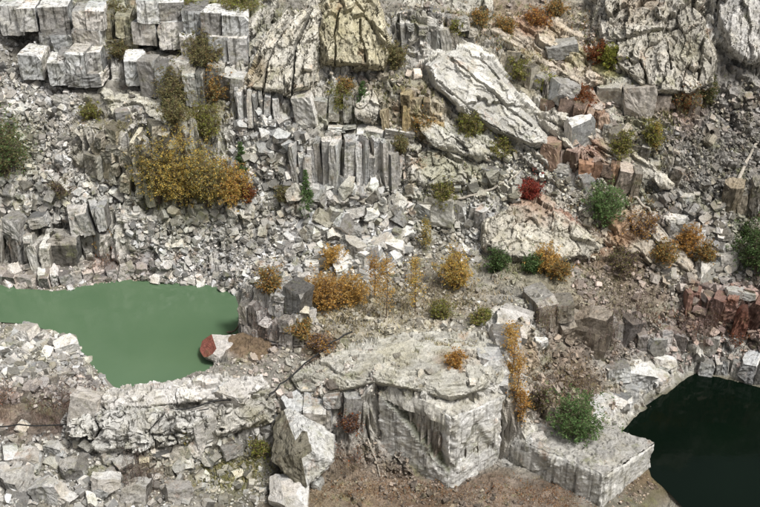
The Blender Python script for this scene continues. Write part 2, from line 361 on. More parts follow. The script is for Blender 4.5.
for a, b, c in F2:
    (x1, y1), (x2, y2), (x3, y3) = V2[a], V2[b], V2[c]
    i0, i1 = np.searchsorted(GX, min(x1, x2, x3) - 1e-6), np.searchsorted(GX, max(x1, x2, x3) + 1e-6)
    j0, j1 = np.searchsorted(GY, min(y1, y2, y3) - 1e-6), np.searchsorted(GY, max(y1, y2, y3) + 1e-6)
    if i0 >= i1 or j0 >= j1: continue
    D = (y2 - y3) * (x1 - x3) + (x3 - x2) * (y1 - y3)
    if abs(D) < 1e-9: continue
    X, Y = np.meshgrid(GX[i0:i1], GY[j0:j1])
    l1 = ((y2 - y3) * (X - x3) + (x3 - x2) * (Y - y3)) / D; l2 = ((y3 - y1) * (X - x3) + (x1 - x3) * (Y - y3)) / D; l3 = 1 - l1 - l2
    m = (l1 >= -1e-7) & (l2 >= -1e-7) & (l3 >= -1e-7)
    ZT[j0:j1, i0:i1][m] = (l1 * VZ[a] + l2 * VZ[b] + l3 * VZ[c])[m]
XX, YY = np.meshgrid(GX, GY)
for wp, zw in zip(WPOLY, (ZG, ZD)):                 # nothing of the ground stands up inside the water's outline
    m = inpoly(XX, YY, wp); ZT[m] = np.minimum(ZT[m], zw - .3)
P3 = np.stack([XX, YY, ZT], -1).reshape(-1, 3)
_near = ((P3[:, 0] > x_lo - 3) & (P3[:, 0] < x_hi + 3) & (P3[:, 1] > y_lo - 3) & (P3[:, 1] < y_hi + 3))
P0 = P3.copy()
q = P0[_near]
gz = np.gradient(ZT, GY, axis=0), np.gradient(ZT, GX, axis=1)
def blur(a, n):
    for _ in range(n): a = (a + np.roll(a, 1, 0) + np.roll(a, -1, 0) + np.roll(a, 1, 1) + np.roll(a, -1, 1)) / 5
    return a
gy_, gx_ = blur(gz[0], 30).ravel()[_near], blur(gz[1], 30).ravel()[_near]
NN = np.stack([-gx_, -gy_, np.ones_like(gx_)], -1); NN /= np.linalg.norm(NN, axis=1)[:, None]
steep = np.clip((.86 - NN[:, 2]) / .2, 0, 1)
wv = np.stack([fbm(q * .2, 201, 3), fbm(q * .2, 202, 3), fbm(q * .2, 203, 3)], -1)
mr = np.clip((q[:, 0] + 1 + 5 * wv[:, 0]) / 6, 0, 1) * steep
a_ = -.62; qs = np.stack([q[:, 0] * math.cos(a_) + q[:, 2] * math.sin(a_), q[:, 1], -q[:, 0] * math.sin(a_) + q[:, 2] * math.cos(a_)], -1) * (.17, .35, .75) + wv * .35
qv = q * (.62, .35, .24) + wv * .35; qh = q * (.30, .42, .9) + wv * .4
qq = np.where((mr > .5)[:, None], qs, np.where((steep > .5)[:, None], qv, qh))
o1, t1, g1 = cells(qq, 3); o2, t2_, g2 = cells(qq * 2.7, 9); o3, t3_, g3 = cells(qq * 6.5 + 2, 15)
amp = .30 + .42 * steep
dz = amp * (.8 * o1 + 1.0 * t1 + .38 * o2 + .55 * t2_ + .16 * o3 + .25 * t3_) - .55 * amp * np.clip(1 - g1 / .06, 0, 1) - .25 * amp * np.clip(1 - g2 / .08, 0, 1) + .3 * fbm(q * .25, 5)
wet = np.minimum(1, np.maximum(0, (np.abs(q[:, 2] - ZG) - .1) / .8)) * np.minimum(1, np.maximum(0, (np.abs(q[:, 2] - ZD) - .2) / 1.5))
dz = dz * np.where(wet < 1, .1 + .9 * wet, 1)
P3[_near] += NN * dz[:, None]
ZN = ZT.copy().ravel(); ZN[_near] += dz / np.maximum(NN[:, 2], .45); ZN = ZN.reshape(ZT.shape)
def zt(x, y, Z=None):
    Z = ZN if Z is None else Z
    x = np.clip(x, GX[1], GX[-2]); y = np.clip(y, GY[1], GY[-2])
    i = np.clip(np.searchsorted(GX, x) - 1, 0, len(GX) - 2); j = np.clip(np.searchsorted(GY, y) - 1, 0, len(GY) - 2)
    u = (x - GX[i]) / (GX[i + 1] - GX[i]); v = (y - GY[j]) / (GY[j + 1] - GY[j])
    return Z[j, i] * (1 - u) * (1 - v) + Z[j, i + 1] * u * (1 - v) + Z[j + 1, i] * (1 - u) * v + Z[j + 1, i + 1] * u * v
def hit(px, py):
    """where the line of sight through a measured point meets the terrain"""
    px = np.atleast_1d(np.asarray(px, float)); py = np.atleast_1d(np.asarray(py, float)); d = ray(px, py)
    t = np.full(len(px), 80.0); done = np.zeros(len(px), bool); lo = t.copy()
    for k in range(700):
        p = CAM + d * t[:, None]; below = p[:, 2] <= zt(p[:, 0], p[:, 1]); done |= below
        lo = np.where(done, lo, t); t = np.where(done, t, t + .2)
        if done.all(): break
    hi = t.copy()
    for k in range(8):
        mid = (lo + hi) / 2; p = CAM + d * mid[:, None]; b = p[:, 2] <= zt(p[:, 0], p[:, 1]); hi = np.where(b, mid, hi); lo = np.where(b, lo, mid)
    return CAM + d * hi[:, None]
def normal(x, y, e=.6):
    n = np.stack([-(zt(x + e, y, ZT) - zt(x - e, y, ZT)) / (2 * e), -(zt(x, y + e, ZT) - zt(x, y - e, ZT)) / (2 * e), np.ones_like(x)], -1)
    return n / np.linalg.norm(n, axis=1)[:, None]

# ---------------------------------------------------------------- what colour the ground really is, place by place
# (px, py, radius m, colour, strength)
SP = [(400,492,7,(.16,.11,.075),.8),(340,485,6,(.22,.165,.115),.7),(470,500,6,(.16,.11,.075),.8),(545,500,5,(.16,.11,.075),.8),(300,500,4,(.22,.17,.11),.7),
 (50,400,5,(.17,.11,.09),.8),(5,400,3,(.24,.12,.08),.7),(230,470,4,(.22,.21,.11),.8),(140,480,3,(.17,.12,.11),.7),(270,330,4,(.17,.13,.14),.8),(245,352,2.5,(.19,.13,.085),.8),
 (420,300,8,(.40,.35,.27),.7),(330,300,7,(.38,.33,.25),.65),(380,320,6,(.46,.42,.33),.6),(320,345,3,(.26,.16,.08),.7),(455,360,3,(.34,.22,.12),.7),(400,350,6,(.46,.43,.34),.5),
 (560,380,6,(.20,.14,.09),.8),(560,345,4,(.17,.13,.10),.85),(600,330,5,(.20,.16,.14),.8),(650,320,5,(.23,.19,.17),.7),(520,350,3,(.28,.19,.10),.7),(580,300,6,(.26,.22,.16),.7),
 (640,280,6,(.27,.22,.16),.7),(600,240,5,(.30,.18,.10),.6),(640,235,4,(.32,.17,.08),.6),(560,215,4,(.28,.20,.12),.5),(700,310,4,(.20,.075,.05),.8),(750,312,4,(.20,.08,.05),.8),
 (700,150,11,(.205,.195,.18),.9),(740,110,9,(.22,.205,.19),.9),(690,190,5,(.25,.24,.22),.7),(745,180,6,(.21,.20,.18),.8),
 (60,130,5,(.30,.28,.25),.6),(100,140,5,(.34,.31,.25),.6),(175,190,6,(.27,.27,.14),.8),(205,110,5,(.26,.25,.13),.7),(200,45,4,(.26,.23,.13),.6),(120,15,4,(.28,.28,.16),.7),(240,10,5,(.27,.28,.13),.8),(190,10,4,(.28,.27,.11),.8),
 (340,110,4,(.28,.29,.17),.6),(425,120,4,(.33,.24,.11),.7),(400,100,5,(.28,.26,.17),.6),(440,200,5,(.31,.31,.21),.6),(470,150,5,(.31,.31,.20),.6),(530,25,6,(.34,.20,.12),.6),(480,20,6,(.33,.28,.19),.5),(520,70,5,(.33,.28,.15),.6),
 (590,60,4,(.34,.20,.11),.6),(610,65,3,(.34,.34,.13),.7),(640,130,4,(.32,.31,.16),.6),(580,105,3,(.33,.17,.09),.8),(590,155,3,(.27,.11,.06),.8),(680,100,4,(.27,.15,.09),.7),(620,200,4,(.27,.29,.17),.5),
 (10,150,5,(.23,.25,.13),.8),(750,245,4,(.16,.19,.09),.7),(530,270,5,(.29,.27,.19),.6),(450,265,6,(.30,.27,.20),.5),(110,270,3,(.27,.19,.17),.7),(140,265,2,(.27,.18,.16),.7),(240,205,7,(.34,.33,.27),.5),
 (570,430,4,(.19,.14,.10),.9),(640,470,4,(.19,.12,.07),.9),(690,495,3,(.22,.11,.06),.9),(665,440,2,(.20,.18,.06),.6),(520,405,3,(.22,.16,.11),.8),(560,20,4,(.3,.26,.2),.5),(150,450,5,(.24,.20,.13),.5),(600,20,6,(.33,.30,.24),.5)]
SPc = hit([s[0] for s in SP], [s[1] for s in SP]); SPr = np.array([s[2] for s in SP]); SPk = np.array([s[3] for s in SP]); SPs = np.array([s[4] for s in SP])
def place_colour(p, c0=(.44, .43, .405), k=1.0):
    c = np.tile(np.array(c0, float), (len(p), 1)); w_ = fbm(p * .35, 40, 3)
    for i in range(len(SP)):
        d = np.linalg.norm(p - SPc[i], axis=1) / SPr[i] + .45 * w_
        s = np.clip((1.15 - d) / .7, 0, 1) * SPs[i] * k; c += s[:, None] * (SPk[i] - c)
    return c

nx, ny = len(GX), len(GY)
idx = np.arange(nx * ny).reshape(ny, nx)
F = np.stack([idx[:-1, :-1], idx[:-1, 1:], idx[1:, 1:], idx[1:, :-1]], -1).reshape(-1, 4)
tc = np.ones((len(P3), 4)); tc[:, :3] = (.36, .34, .30); tc[:, 3] = .35
bed = np.clip(steep + .35 * fbm(q * .3, 77, 3), 0, 1)[:, None]
tc[_near, :3] = (place_colour(q, (.25, .235, .205)) * (1 - bed) + place_colour(q, (.50, .485, .45), .75) * bed) * (1 + .2 * o2 + .16 * o1 + .1 * o3)[:, None]; tc[_near, 3] = .25 + .5 * bed[:, 0]
# a darker, algae-covered belt at and just under each water line
for zw, cc in ((ZG, (.24, .225, .175)), (ZD, (.10, .09, .045))):
    b = np.clip(1 - np.abs(P3[:, 2] - zw + .1) / .55, 0, 1)[:, None] * _near[:, None] * .8; tc[:, :3] += b * (np.array(cc) - tc[:, :3])
terr = link('quarry_ground', mesh('quarry_ground', P3, F, M_soil, tc))
tag(terr, 'broken granite floor and slopes of an abandoned quarry', kind='structure')

# ---------------------------------------------------------------- water
def water(name, label, poly, z, m, grow):
    p = np.array(poly, float); c = p.mean(0); p = c + (p - c) * grow; w3 = atZ(p[:, 0], p[:, 1], z)
    o = link(name, mesh(name, w3, [list(range(len(w3)))], m)); return tag(o, label, kind='structure')
water('pond_water', 'still milky green pond water', POND, ZG, M_green, 1.06)
water('pool_water', 'nearly black still pool water', POOL, ZD, M_dark, 1.06)

# ---------------------------------------------------------------- rock shapes: convex blocks cut by planes
def clip(polys, n, d):
    out, cut = [], []
    for pl in polys:
        res = []; m = len(pl)
        for i in range(m):
            a, b = pl[i], pl[(i + 1) % m]; da, db = a @ n - d, b @ n - d
            if da <= 0: res.append(a)
            if (da < 0) != (db < 0) and abs(da - db) > 1e-9 and (da > 0 or db > 0):
                p = a + (b - a) * (da / (da - db)); res.append(p); cut.append(p)
        if len(res) >= 3: out.append(res)
    if len(cut) >= 3:
        c = np.mean(cut, 0); u = np.cross(n, (0, 0, 1) if abs(n[2]) < .9 else (1, 0, 0)); u /= np.linalg.norm(u); v = np.cross(n, u)
        ang = [math.atan2((p - c) @ v, (p - c) @ u) for p in cut]; o = np.argsort(ang); ring = []
        for i in o:
            if not ring or np.linalg.norm(cut[i] - ring[-1]) > 1e-4: ring.append(cut[i])
        if len(ring) > 2 and np.linalg.norm(ring[0] - ring[-1]) < 1e-4: ring.pop()
        if len(ring) >= 3: out.append(ring)
    return out
BOX = [[(-1,-1,-1),(-1,1,-1),(1,1,-1),(1,-1,-1)],[(-1,-1,1),(1,-1,1),(1,1,1),(-1,1,1)],[(-1,-1,-1),(1,-1,-1),(1,-1,1),(-1,-1,1)],
       [(1,1,-1),(-1,1,-1),(-1,1,1),(1,1,1)],[(-1,1,-1),(-1,-1,-1),(-1,-1,1),(-1,1,1)],[(1,-1,-1),(1,1,-1),(1,1,1),(1,-1,1)]]
def cut_rock(r, ncut, lo, hi, boxy=0.0):
    P = [[np.array(v, float) * .5 for v in f] for f in BOX]
    for k in range(ncut):
        n = r.normal(size=3); 
        if r.random() < boxy:                       # chip an edge or corner
            n = np.sign(r.normal(size=3)) * r.uniform(.35, 1, 3); n[r.integers(3)] *= r.choice([0.08, 1.0])
        n /= np.linalg.norm(n); sup = .5 * np.abs(n).sum(); P = clip(P, n, sup * r.uniform(lo, hi))
    return P
def to_mesh(P, r, dark=.28):
    """triangles + colour per corner; facets differ as fresh and weathered breaks do"""
    v, t, c = [], [], []
    for pl in P:
        k = len(v); v.extend(pl); u = r.random(); n = np.cross(pl[1] - pl[0], pl[2] - pl[0])
        s = r.uniform(.36, .62) if u < dark else (r.uniform(1.08, 1.3) if u > .66 else r.uniform(.78, 1.02))
        wm = r.uniform(-.03, .05)
        for i in range(1, len(pl) - 1):
            t.append((k, k + i, k + i + 1)); c.append((s * (1 + wm), s, s * (1 - wm), 1))
    return np.array(v), np.array(t), np.array(c)
def fresh(t, v):                                    # facets point outward
    c = v.mean(0); n = np.cross(v[t[:, 1]] - v[t[:, 0]], v[t[:, 2]] - v[t[:, 0]]); fl = (n * (v[t[:, 0]] - c)).sum(1) < 0
    t = t.copy(); t[fl] = t[fl][:, ::-1]; return t
PROTO = {}
rr = np.random.default_rng(5)
for kind, n, args, sc in (('block', 22, (7, .62, .92, .75), (1, .8, .75)), ('slab', 16, (7, .6, .92, .6), (1, .75, .32)), ('wedge', 18, (9, .42, .85, .1), (1, .8, .8)), ('round', 8, (26, .58, .72, .1), (1, .9, .85)), ('brick', 22, (6, .82, .96, .9), (1, 1, 1))):
    PROTO[kind] = []
    for i in range(n):
        v, t, c = to_mesh(cut_rock(rr, *args), rr); v = v * sc; t = fresh(t, v)
        PROTO[kind].append((v, t, c))
def eul(r, tilt):
    return np.array([r.normal() * tilt, r.normal() * tilt, r.uniform(0, 6.283)])
def rotm(e):
    cx, sx, cyy, sy, cz_, sz = math.cos(e[0]), math.sin(e[0]), math.cos(e[1]), math.sin(e[1]), math.cos(e[2]), math.sin(e[2])
    Rx = np.array([[1, 0, 0], [0, cx, -sx], [0, sx, cx]]); Ry = np.array([[cyy, 0, sy], [0, 1, 0], [-sy, 0, cyy]]); Rz = np.array([[cz_, -sz, 0], [sz, cz_, 0], [0, 0, 1]])
    return Rz @ Ry @ Rx
def refine(v, t, c, cuts, amp, seed, asp=1.0):
    key = np.round(v * 3000).astype(int); _, fi, inv = np.unique(key, axis=0, return_index=True, return_inverse=True); v = v[fi]; t = inv.reshape(-1)[t]
    ok = (t[:, 0] != t[:, 1]) & (t[:, 1] != t[:, 2]) & (t[:, 0] != t[:, 2]); t = t[ok]; c = c[ok]
    for k in range(cuts):
        m = len(t); E = np.sort(np.concatenate([t[:, [0, 1]], t[:, [1, 2]], t[:, [2, 0]]]), 1); ue, iv = np.unique(E, axis=0, return_inverse=True); iv = iv.reshape(-1) + len(v)
        v = np.concatenate([v, (v[ue[:, 0]] + v[ue[:, 1]]) / 2]); x, y, z = iv[:m], iv[m:2 * m], iv[2 * m:]
        t = np.stack([np.stack([t[:, 0], x, z], 1), np.stack([x, t[:, 1], y], 1), np.stack([z, y, t[:, 2]], 1), np.stack([x, y, z], 1)], 1).reshape(-1, 3); c = np.repeat(c, 4, 0)
    w3 = v * (1, 1, asp); o1, t1, g1 = cells(w3 * 3.1 + seed, seed); o2, t2, g2 = cells(w3 * 7.5 + seed, seed + 4); d = v * (1, 1, .5) / (np.linalg.norm(v, axis=1)[:, None] + 1e-6)
    v = v + d * (amp * (.5 * o1 + .9 * t1 + .35 * o2 + .5 * t2) + amp * .5 * fbm(w3 * 4, seed))[:, None]
    c = c.copy(); u = np.random.default_rng(seed).normal(1, .07, len(c)); c[:, :3] *= u[:, None]
    return v, t, c
PM = {}
def proto_mesh(kind, i, streak=0.0, asp=1.0):
    asp = 3.5 if asp > 2.6 else (2.0 if asp > 1.5 else 1.0); k = (kind, i, streak, asp)
    if k not in PM:
        v, t, c = PROTO[kind][i]; v, t, c = refine(v, t, c, 3, {'slab': .03, 'brick': .04}.get(kind, .055), i + 7, asp); c[:, 3] = streak
        PM[k] = mesh('rock_' + kind, v, t, M_rock, np.repeat(c, 3, 0), False, 'CORNER')
    return PM[k]

# ---------------------------------------------------------------- squared quarry cuts, block by block
for ci, (lab, rects, b2, b3) in enumerate(CW):
    r = np.random.default_rng(60 + ci); root = empty('cut_rock_wall', b3[len(b3) // 2]); tag(root, lab, 'rock face', 'squared quarry cuts')
    ol = np.array(root.location)
    for x0, y0, x1, y1, *om in rects:
        Y = float(np.interp((x0 + x1) / 2, b2[:, 0], b3[:, 1])) + r.normal() * .32; Y += (b2[:, 1].mean() - y1) * .012 + (1.6 if om else 0)
        A, B = atY(x0, y1, Y), atY(x1, y0, Y); wd, ht = (B[0] - A[0]) * 1.05, (B[2] - A[2]) * 1.06 + .2; tt = 4.5 * r.uniform(.85, 1.1)
        ki = int(r.integers(22)); ex = PROTO['brick'][ki][0]; ex = ex.max(0) - ex.min(0); c = np.array([(A[0] + B[0]) / 2, Y + tt / 2, (A[2] + B[2]) / 2 - .1]); br = np.clip(r.normal(1, .08), .85, 1.1)
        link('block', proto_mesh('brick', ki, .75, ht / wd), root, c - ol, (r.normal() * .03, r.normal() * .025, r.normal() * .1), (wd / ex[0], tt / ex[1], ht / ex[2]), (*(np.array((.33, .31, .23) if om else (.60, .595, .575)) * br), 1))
# ---------------------------------------------------------------- ledges
for wi, wdef in enumerate(WALLS):
    _, _, ncol, nrow, th, tint, streak, gap, nm, lab = wdef; b2, b3, t2, t3 = WP[wi]
    r = np.random.default_rng(100 + wi); n = len(b3); s = np.linspace(0, n - 1, 400)
    def P(u, v):
        x = u * (n - 1); i = min(int(x), n - 2); f = x - i
        return (b3[i] * (1 - f) + b3[i + 1] * f) * (1 - v) + (t3[i] * (1 - f) + t3[i + 1] * f) * v
    root = empty(nm, P(.5, 0)); tag(root, lab, 'rock face', 'rock ledges of the quarry')
    base_loc = np.array(root.location); Lw = np.linalg.norm(np.diff(b3, axis=0), axis=1).sum(); Hw = (t3[:, 2] - b3[:, 2]).mean()
    tw, tht = Lw / ncol, Hw / nrow; rects = []; todo = [(0., 1., 0., 1.)]
    while todo:
        u0, u1, v0, v1 = todo.pop(); ww, hh = (u1 - u0) * Lw, (v1 - v0) * Hw; k = r.uniform(.75, 1.75)
        if ww > tw * k and ww / tw >= hh / tht: x = u0 + (u1 - u0) * r.uniform(.3, .7); todo += [(u0, x, v0, v1), (x, u1, v0, v1)]
        elif hh > tht * k * 1.1: x = v0 + (v1 - v0) * r.uniform(.3, .7); todo += [(u0, u1, v0, x), (u0, u1, x, v1)]
        else: rects.append((u0, u1, v0, v1))
    pillar = 'pillar' in nm
    for (u0, u1, v0, v1) in rects:
        if r.random() < gap: continue
        endy = min(u0, 1 - u1)
        if v1 > .95 and not pillar and (r.random() < .12 or (endy < .04 and r.random() < .5)) and v0 > .05: continue
        um, vm = (u0 + u1) / 2, (v0 + v1) / 2
        a, b = P(u0, vm), P(u1, vm); lo_, hi_ = P(um, v0), P(um, v1)
        wd = np.hypot(*(b - a)[:2]) * r.uniform(.9, 1.12); ht = (hi_[2] - lo_[2]) * r.uniform(.95, 1.1)
        if v1 > .95: ht *= r.uniform(.72, 1.08)
        if v0 < .02: lo_ = lo_ - (0, 0, .8); ht += .8
        tt = th * r.uniform(.7, 1.2); yaw = math.atan2(b[1] - a[1], b[0] - a[0])
        c = (lo_ + hi_) / 2; c[2] = lo_[2] + ht / 2
        jit = .18 if 'cut' in nm else .38; yj = .05 if 'cut' in nm else .2
        dirn = np.array([-math.sin(yaw), math.cos(yaw), 0]); c = c + dirn * (tt / 2 - .2 + r.normal() * jit)
        if not pillar and 'cut' not in nm and r.random() < .3: kind, ki = 'block', int(r.integers(22)); kk = 1.25
        else: kind, ki, kk = 'brick', int(r.integers(22)), 1.0
        br = np.clip(r.normal(.95, .17), .6, 1.3); mixg = r.uniform(0, .6); cl = (np.array(tint) * (1 - mixg) + np.array(G) * mixg) * br
        lc = place_colour(np.array([c]), cl, .45)[0]
        lean = .04 if 'cut' in nm else (.06 if pillar else .12)
        ex = PROTO[kind][ki][0]; ex = ex.max(0) - ex.min(0)
        o = link('block', proto_mesh(kind, ki, streak * .55, ht / wd), root, c - base_loc, (r.normal() * lean, r.normal() * lean, yaw + r.normal() * yj), (wd * kk / ex[0], tt / ex[1], ht * kk / ex[2]), (*np.clip(lc, 0, .66), 1))

# ---------------------------------------------------------------- bedrock outcrops
def outcrop(name, label, poly, bulge, tint, streak, freq, amp, rot=0.0, step=.85, seed=1, tops=None, edge=13., sub=.35, clefts=None):
    p = np.array(poly, float); x0, y0 = p.min(0) - 2; x1, y1 = p.max(0) + 2
    gx = np.arange(x0, x1, step); gy = np.arange(y0, y1, step); X, Y = np.meshgrid(gx, gy); ins = inpoly(X, Y, poly)
    # distance to the outline
    D = np.full(X.shape, 1e9); n = len(p)
    for i in range(n):
        a, b = p[i - 1], p[i]; e = b - a; t = np.clip(((X - a[0]) * e[0] + (Y - a[1]) * e[1]) / (e @ e), 0, 1)
        D = np.minimum(D, np.hypot(X - a[0] - t * e[0], Y - a[1] - t * e[1]))
    s = np.clip(D / edge, 0, 1); s = s * s * (3 - 2 * s); off = -1.1 + (bulge + 1.1) * s
    W3 = base(X.ravel(), Y.ravel(), off.ravel()); W = W3.reshape(*X.shape, 3)
    gxn = np.gradient(W, axis=1); gyn = np.gradient(W, axis=0); N = np.cross(gxn, gyn); N /= np.linalg.norm(N, axis=2)[..., None] + 1e-9
    fl = (N * (CAM - W)).sum(2) < 0; N[fl] *= -1; N = N.reshape(-1, 3); nm_ = N[ins.ravel()].mean(0); N = .35 * N + .65 * nm_ / np.linalg.norm(nm_); N /= np.linalg.norm(N, axis=1)[:, None]
    c, sn = math.cos(rot), math.sin(rot)                    # strata: turn in the plane of the face
    q = W3.copy(); q = np.stack([q[:, 0] * c + q[:, 2] * sn, q[:, 1], -q[:, 0] * sn + q[:, 2] * c], -1) * np.array(freq) + seed * 7.7
    wv = np.stack([fbm(W3 * .45, seed + 30, 3), fbm(W3 * .45, seed + 31, 3), fbm(W3 * .45, seed + 32, 3)], -1); q = q + .4 * wv
    o1, t1, g1 = cells(q, seed); o2, t2, g2 = cells(q * 2.7, seed + 20)
    o3, t3_, g3 = cells(q * 6.1 + 3, seed + 50); hk = (vnoise(W3 * .35, seed + 60) > 0)
    d = amp * (.8 * o1 + .75 * t1 + sub * (.7 * o2 + .7 * t2) + .5 * sub * (.6 * o3 + .6 * t3_)) - amp * .5 * np.clip(1 - g1 / .05, 0, 1) * hk + .6 * amp * fbm(q * .9, seed + 3)
    for (ln, cwid, cdep) in clefts or ():                   # open clefts cut into the face
        l2 = np.array(ln, float); dd = np.full(X.size, 1e9); xr = X.ravel() + 2.2 * fbm(W3 * .7, seed + 70, 3); yr = Y.ravel() + 2.2 * fbm(W3 * .7, seed + 71, 3)
        for a, b in zip(l2[:-1], l2[1:]):
            e = b - a; t = np.clip(((xr - a[0]) * e[0] + (yr - a[1]) * e[1]) / (e @ e), 0, 1); dd = np.minimum(dd, np.hypot(xr - a[0] - t * e[0], yr - a[1] - t * e[1]))
        d -= cdep * np.clip(1.3 - dd / (cwid * .62), 0, 1)
    W3 = W3 + N * d[:, None]
    tn = np.ones((len(W3), 4)); tn[:, :3] = np.array(tint) * (1 + .16 * o1 + .12 * o2)[:, None]; tn[:, 3] = streak
    tn[:, :3] *= (1 + .14 * o3)[:, None]
    if tops:
        for (px, py, rd, cc, st) in tops:
            h = base(px, py)[0]; dd = np.linalg.norm(W3 - h, axis=1) / rd + .5 * fbm(W3 * .6, seed + 9, 3); a = np.clip((1.1 - dd) / .6, 0, 1)[:, None] * st
            tn[:, :3] += a * (np.array(cc) - tn[:, :3])
    id_ = np.arange(X.size).reshape(X.shape); Fq = np.stack([id_[:-1, :-1], id_[:-1, 1:], id_[1:, 1:], id_[1:, :-1]], -1).reshape(-1, 4)
    fi = (ins[:-1, :-1] & ins[:-1, 1:] & ins[1:, 1:] & ins[1:, :-1]).ravel(); Fq = Fq[fi][:, ::-1]
    us = np.unique(Fq); mp = np.zeros(X.size, int); mp[us] = np.arange(len(us)); org = W3[us].mean(0); org[2] = W3[us][:, 2].min()
    o = link(name, mesh(name, W3[us] - org, mp[Fq], M_rock, tn[us]), loc=org)
    return tag(o, label, 'rock face', 'bedrock outcrops of the quarry')
outcrop('rock_buttress', 'streaked pale buttress leaning left with tan and dark water stains', [(228,96),(244,66),(260,38),(282,14),(306,-2),(322,-12),(332,20),(326,60),(318,96),(290,102),(262,100)], 2.2, (.56,.53,.46), 1.0, (.55,.4,.09), .7, -.35, sub=.25, seed=2, clefts=[([(312,10),(296,44),(292,94)],1.6,1.7),([(286,30),(268,62),(262,96)],1.3,1.4),([(268,40),(250,74)],1.2,1.2)], tops=[(255,75,3,(.44,.35,.22),.8),(290,60,3,(.60,.58,.53),.5)])
outcrop('rock_buttress', 'fan-shaped tan cliff with vertical drainage streaks at the quarry rim', [(316,-14),(340,-16),(378,-14),(392,20),(402,56),(388,78),(350,74),(318,70),(312,30)], 2.6, (.50,.46,.34), 1.0, (.6,.4,.08), .7, .05, sub=.25, seed=3, clefts=[([(352,0),(372,22),(392,48)],1.8,1.9),([(340,8),(334,36),(336,66)],1.2,1.3),([(360,20),(366,60)],1.2,1.2)], tops=[(345,30,3.5,(.43,.39,.25),.7)])
outcrop('rock_slab', 'huge smooth pale slab tilted down with dark cracks along it', [(416,62),(436,44),(470,40),(500,56),(524,88),(548,120),(562,152),(530,156),(490,138),(456,116),(428,94)], 2.2, (.60,.585,.54), .15, (.13,.3,.4), .5, -.72, seed=4, sub=.4, clefts=[([(452,58),(478,82),(505,104),(532,124)],1.6,1.8),([(436,80),(470,108),(500,130)],1.3,1.3),([(480,56),(500,78)],1.2,1.2)])
outcrop('rock_slab', 'second grey slab beneath the huge pale slab', [(392,92),(418,78),(440,102),(472,128),(505,148),(512,168),(470,164),(432,152),(402,130)], 1.0, (.52,.505,.45), .4, (.2,.4,.6), .6, -.7, seed=5, tops=[(420,115,2.5,(.42,.32,.16),.8)])
outcrop('rounded_outcrop', 'rounded lichen-speckled grey outcrop below the red bush', [(476,224),(492,204),(520,194),(552,198),(584,218),(606,248),(594,266),(550,270),(505,266),(478,252)], 1.8, (.50,.47,.40), .8, (.3,.3,.3), .6, .2, seed=6, tops=[(530,205,4,(.36,.22,.15),.7),(570,215,2.5,(.34,.15,.10),.7)])
outcrop('streaked_cliff', 'tall grey cliff with vertical streaks and dark slanting clefts', [(584,-14),(640,-16),(704,-14),(716,30),(726,60),(718,92),(690,104),(648,98),(612,74),(590,40)], 2.2, (.50,.47,.41), 1.0, (.4,.35,.14), .95, .1, sub=.3, seed=7, clefts=[([(606,42),(628,38),(650,33),(674,24)],2.0,2.2),([(694,4),(706,18),(722,30),(738,44)],2.6,2.4),([(640,60),(646,78),(640,96)],1.5,1.6),([(668,40),(672,70)],1.3,1.4)], tops=[(640,20,3.5,(.36,.28,.2),.6),(690,60,3,(.42,.40,.30),.6)])
outcrop('streaked_cliff', 'pale grey cliff corner with fine vertical streaks above the grey scree', [(704,-14),(778,-14),(780,34),(772,64),(744,72),(722,54),(710,20)], 2.0, (.55,.53,.50), .9, (.5,.4,.1), .7, 0, sub=.25, seed=8)
outcrop('rock_slab', 'rusty brown tilted slabs below the quarry rim', [(474,28),(508,10),(560,14),(598,50),(616,92),(582,98),(540,76),(500,50)], 1.0, (.50,.44,.36), .5, (.16,.4,.6), .75, -.55, seed=9, clefts=[([(500,24),(530,44),(566,70)],1.5,1.6),([(540,20),(572,46),(600,78)],1.5,1.6)], tops=[(530,25,3,(.36,.2,.12),.7),(575,60,2.5,(.38,.35,.17),.6),(555,40,2.5,(.45,.36,.25),.6)])
outcrop('rock_slab', 'pale sheets of rock dipping right above the red bush', [(520,112),(560,104),(610,122),(660,158),(690,190),(668,198),(620,182),(560,152)], .9, (.55,.52,.46), .3, (.16,.4,.65), .7, -.6, seed=15, clefts=[([(540,116),(590,142),(640,170)],1.4,1.5)], tops=[(590,155,2.5,(.30,.14,.08),.7),(625,150,3,(.42,.38,.26),.5)])
outcrop('rock_slab', 'broken brown grey sheets of rock sloping to the red-brown ledge', [(590,200),(640,204),(690,244),(715,285),(690,300),(640,270),(600,248)], .7, (.45,.40,.33), .3, (.17,.4,.6), .7, -.6, seed=16, tops=[(620,230,3,(.36,.2,.1),.7),(660,225,2.5,(.55,.52,.48),.6)])
outcrop('rock_buttress', 'grey fractured cliff between the white pillars and the fan-shaped cliff', [(300,74),(345,76),(392,80),(398,118),(372,126),(330,122),(298,112)], .8, (.50,.475,.42), .9, (.4,.4,.16), .8, .0, seed=17, sub=.4, tops=[(375,85,3,(.36,.31,.2),.6)])
outcrop('rock_buttress', 'grey broken face right of the white pillars', [(398,136),(440,140),(480,164),(474,192),(430,196),(400,188)], .8, (.49,.47,.42), .8, (.35,.4,.22), .75, -.2, seed=18, sub=.4, tops=[(440,170,3,(.34,.34,.22),.5)])
outcrop('cliff', 'pale olive face hung with scrub left of the white cut', [(96,86),(140,92),(188,100),(198,122),(150,130),(96,124)], .6, (.52,.50,.43), .5, (.35,.35,.5), .6, .05, seed=19)
outcrop('cliff', 'pale grey cliff at the rim between the white cut and the buttress', [(196,-12),(300,-14),(284,10),(262,36),(246,60),(236,20),(200,8)], .8, (.52,.50,.45), .8, (.4,.4,.2), .7, -.2, seed=20, tops=[(240,8,3,(.28,.29,.14),.8)])
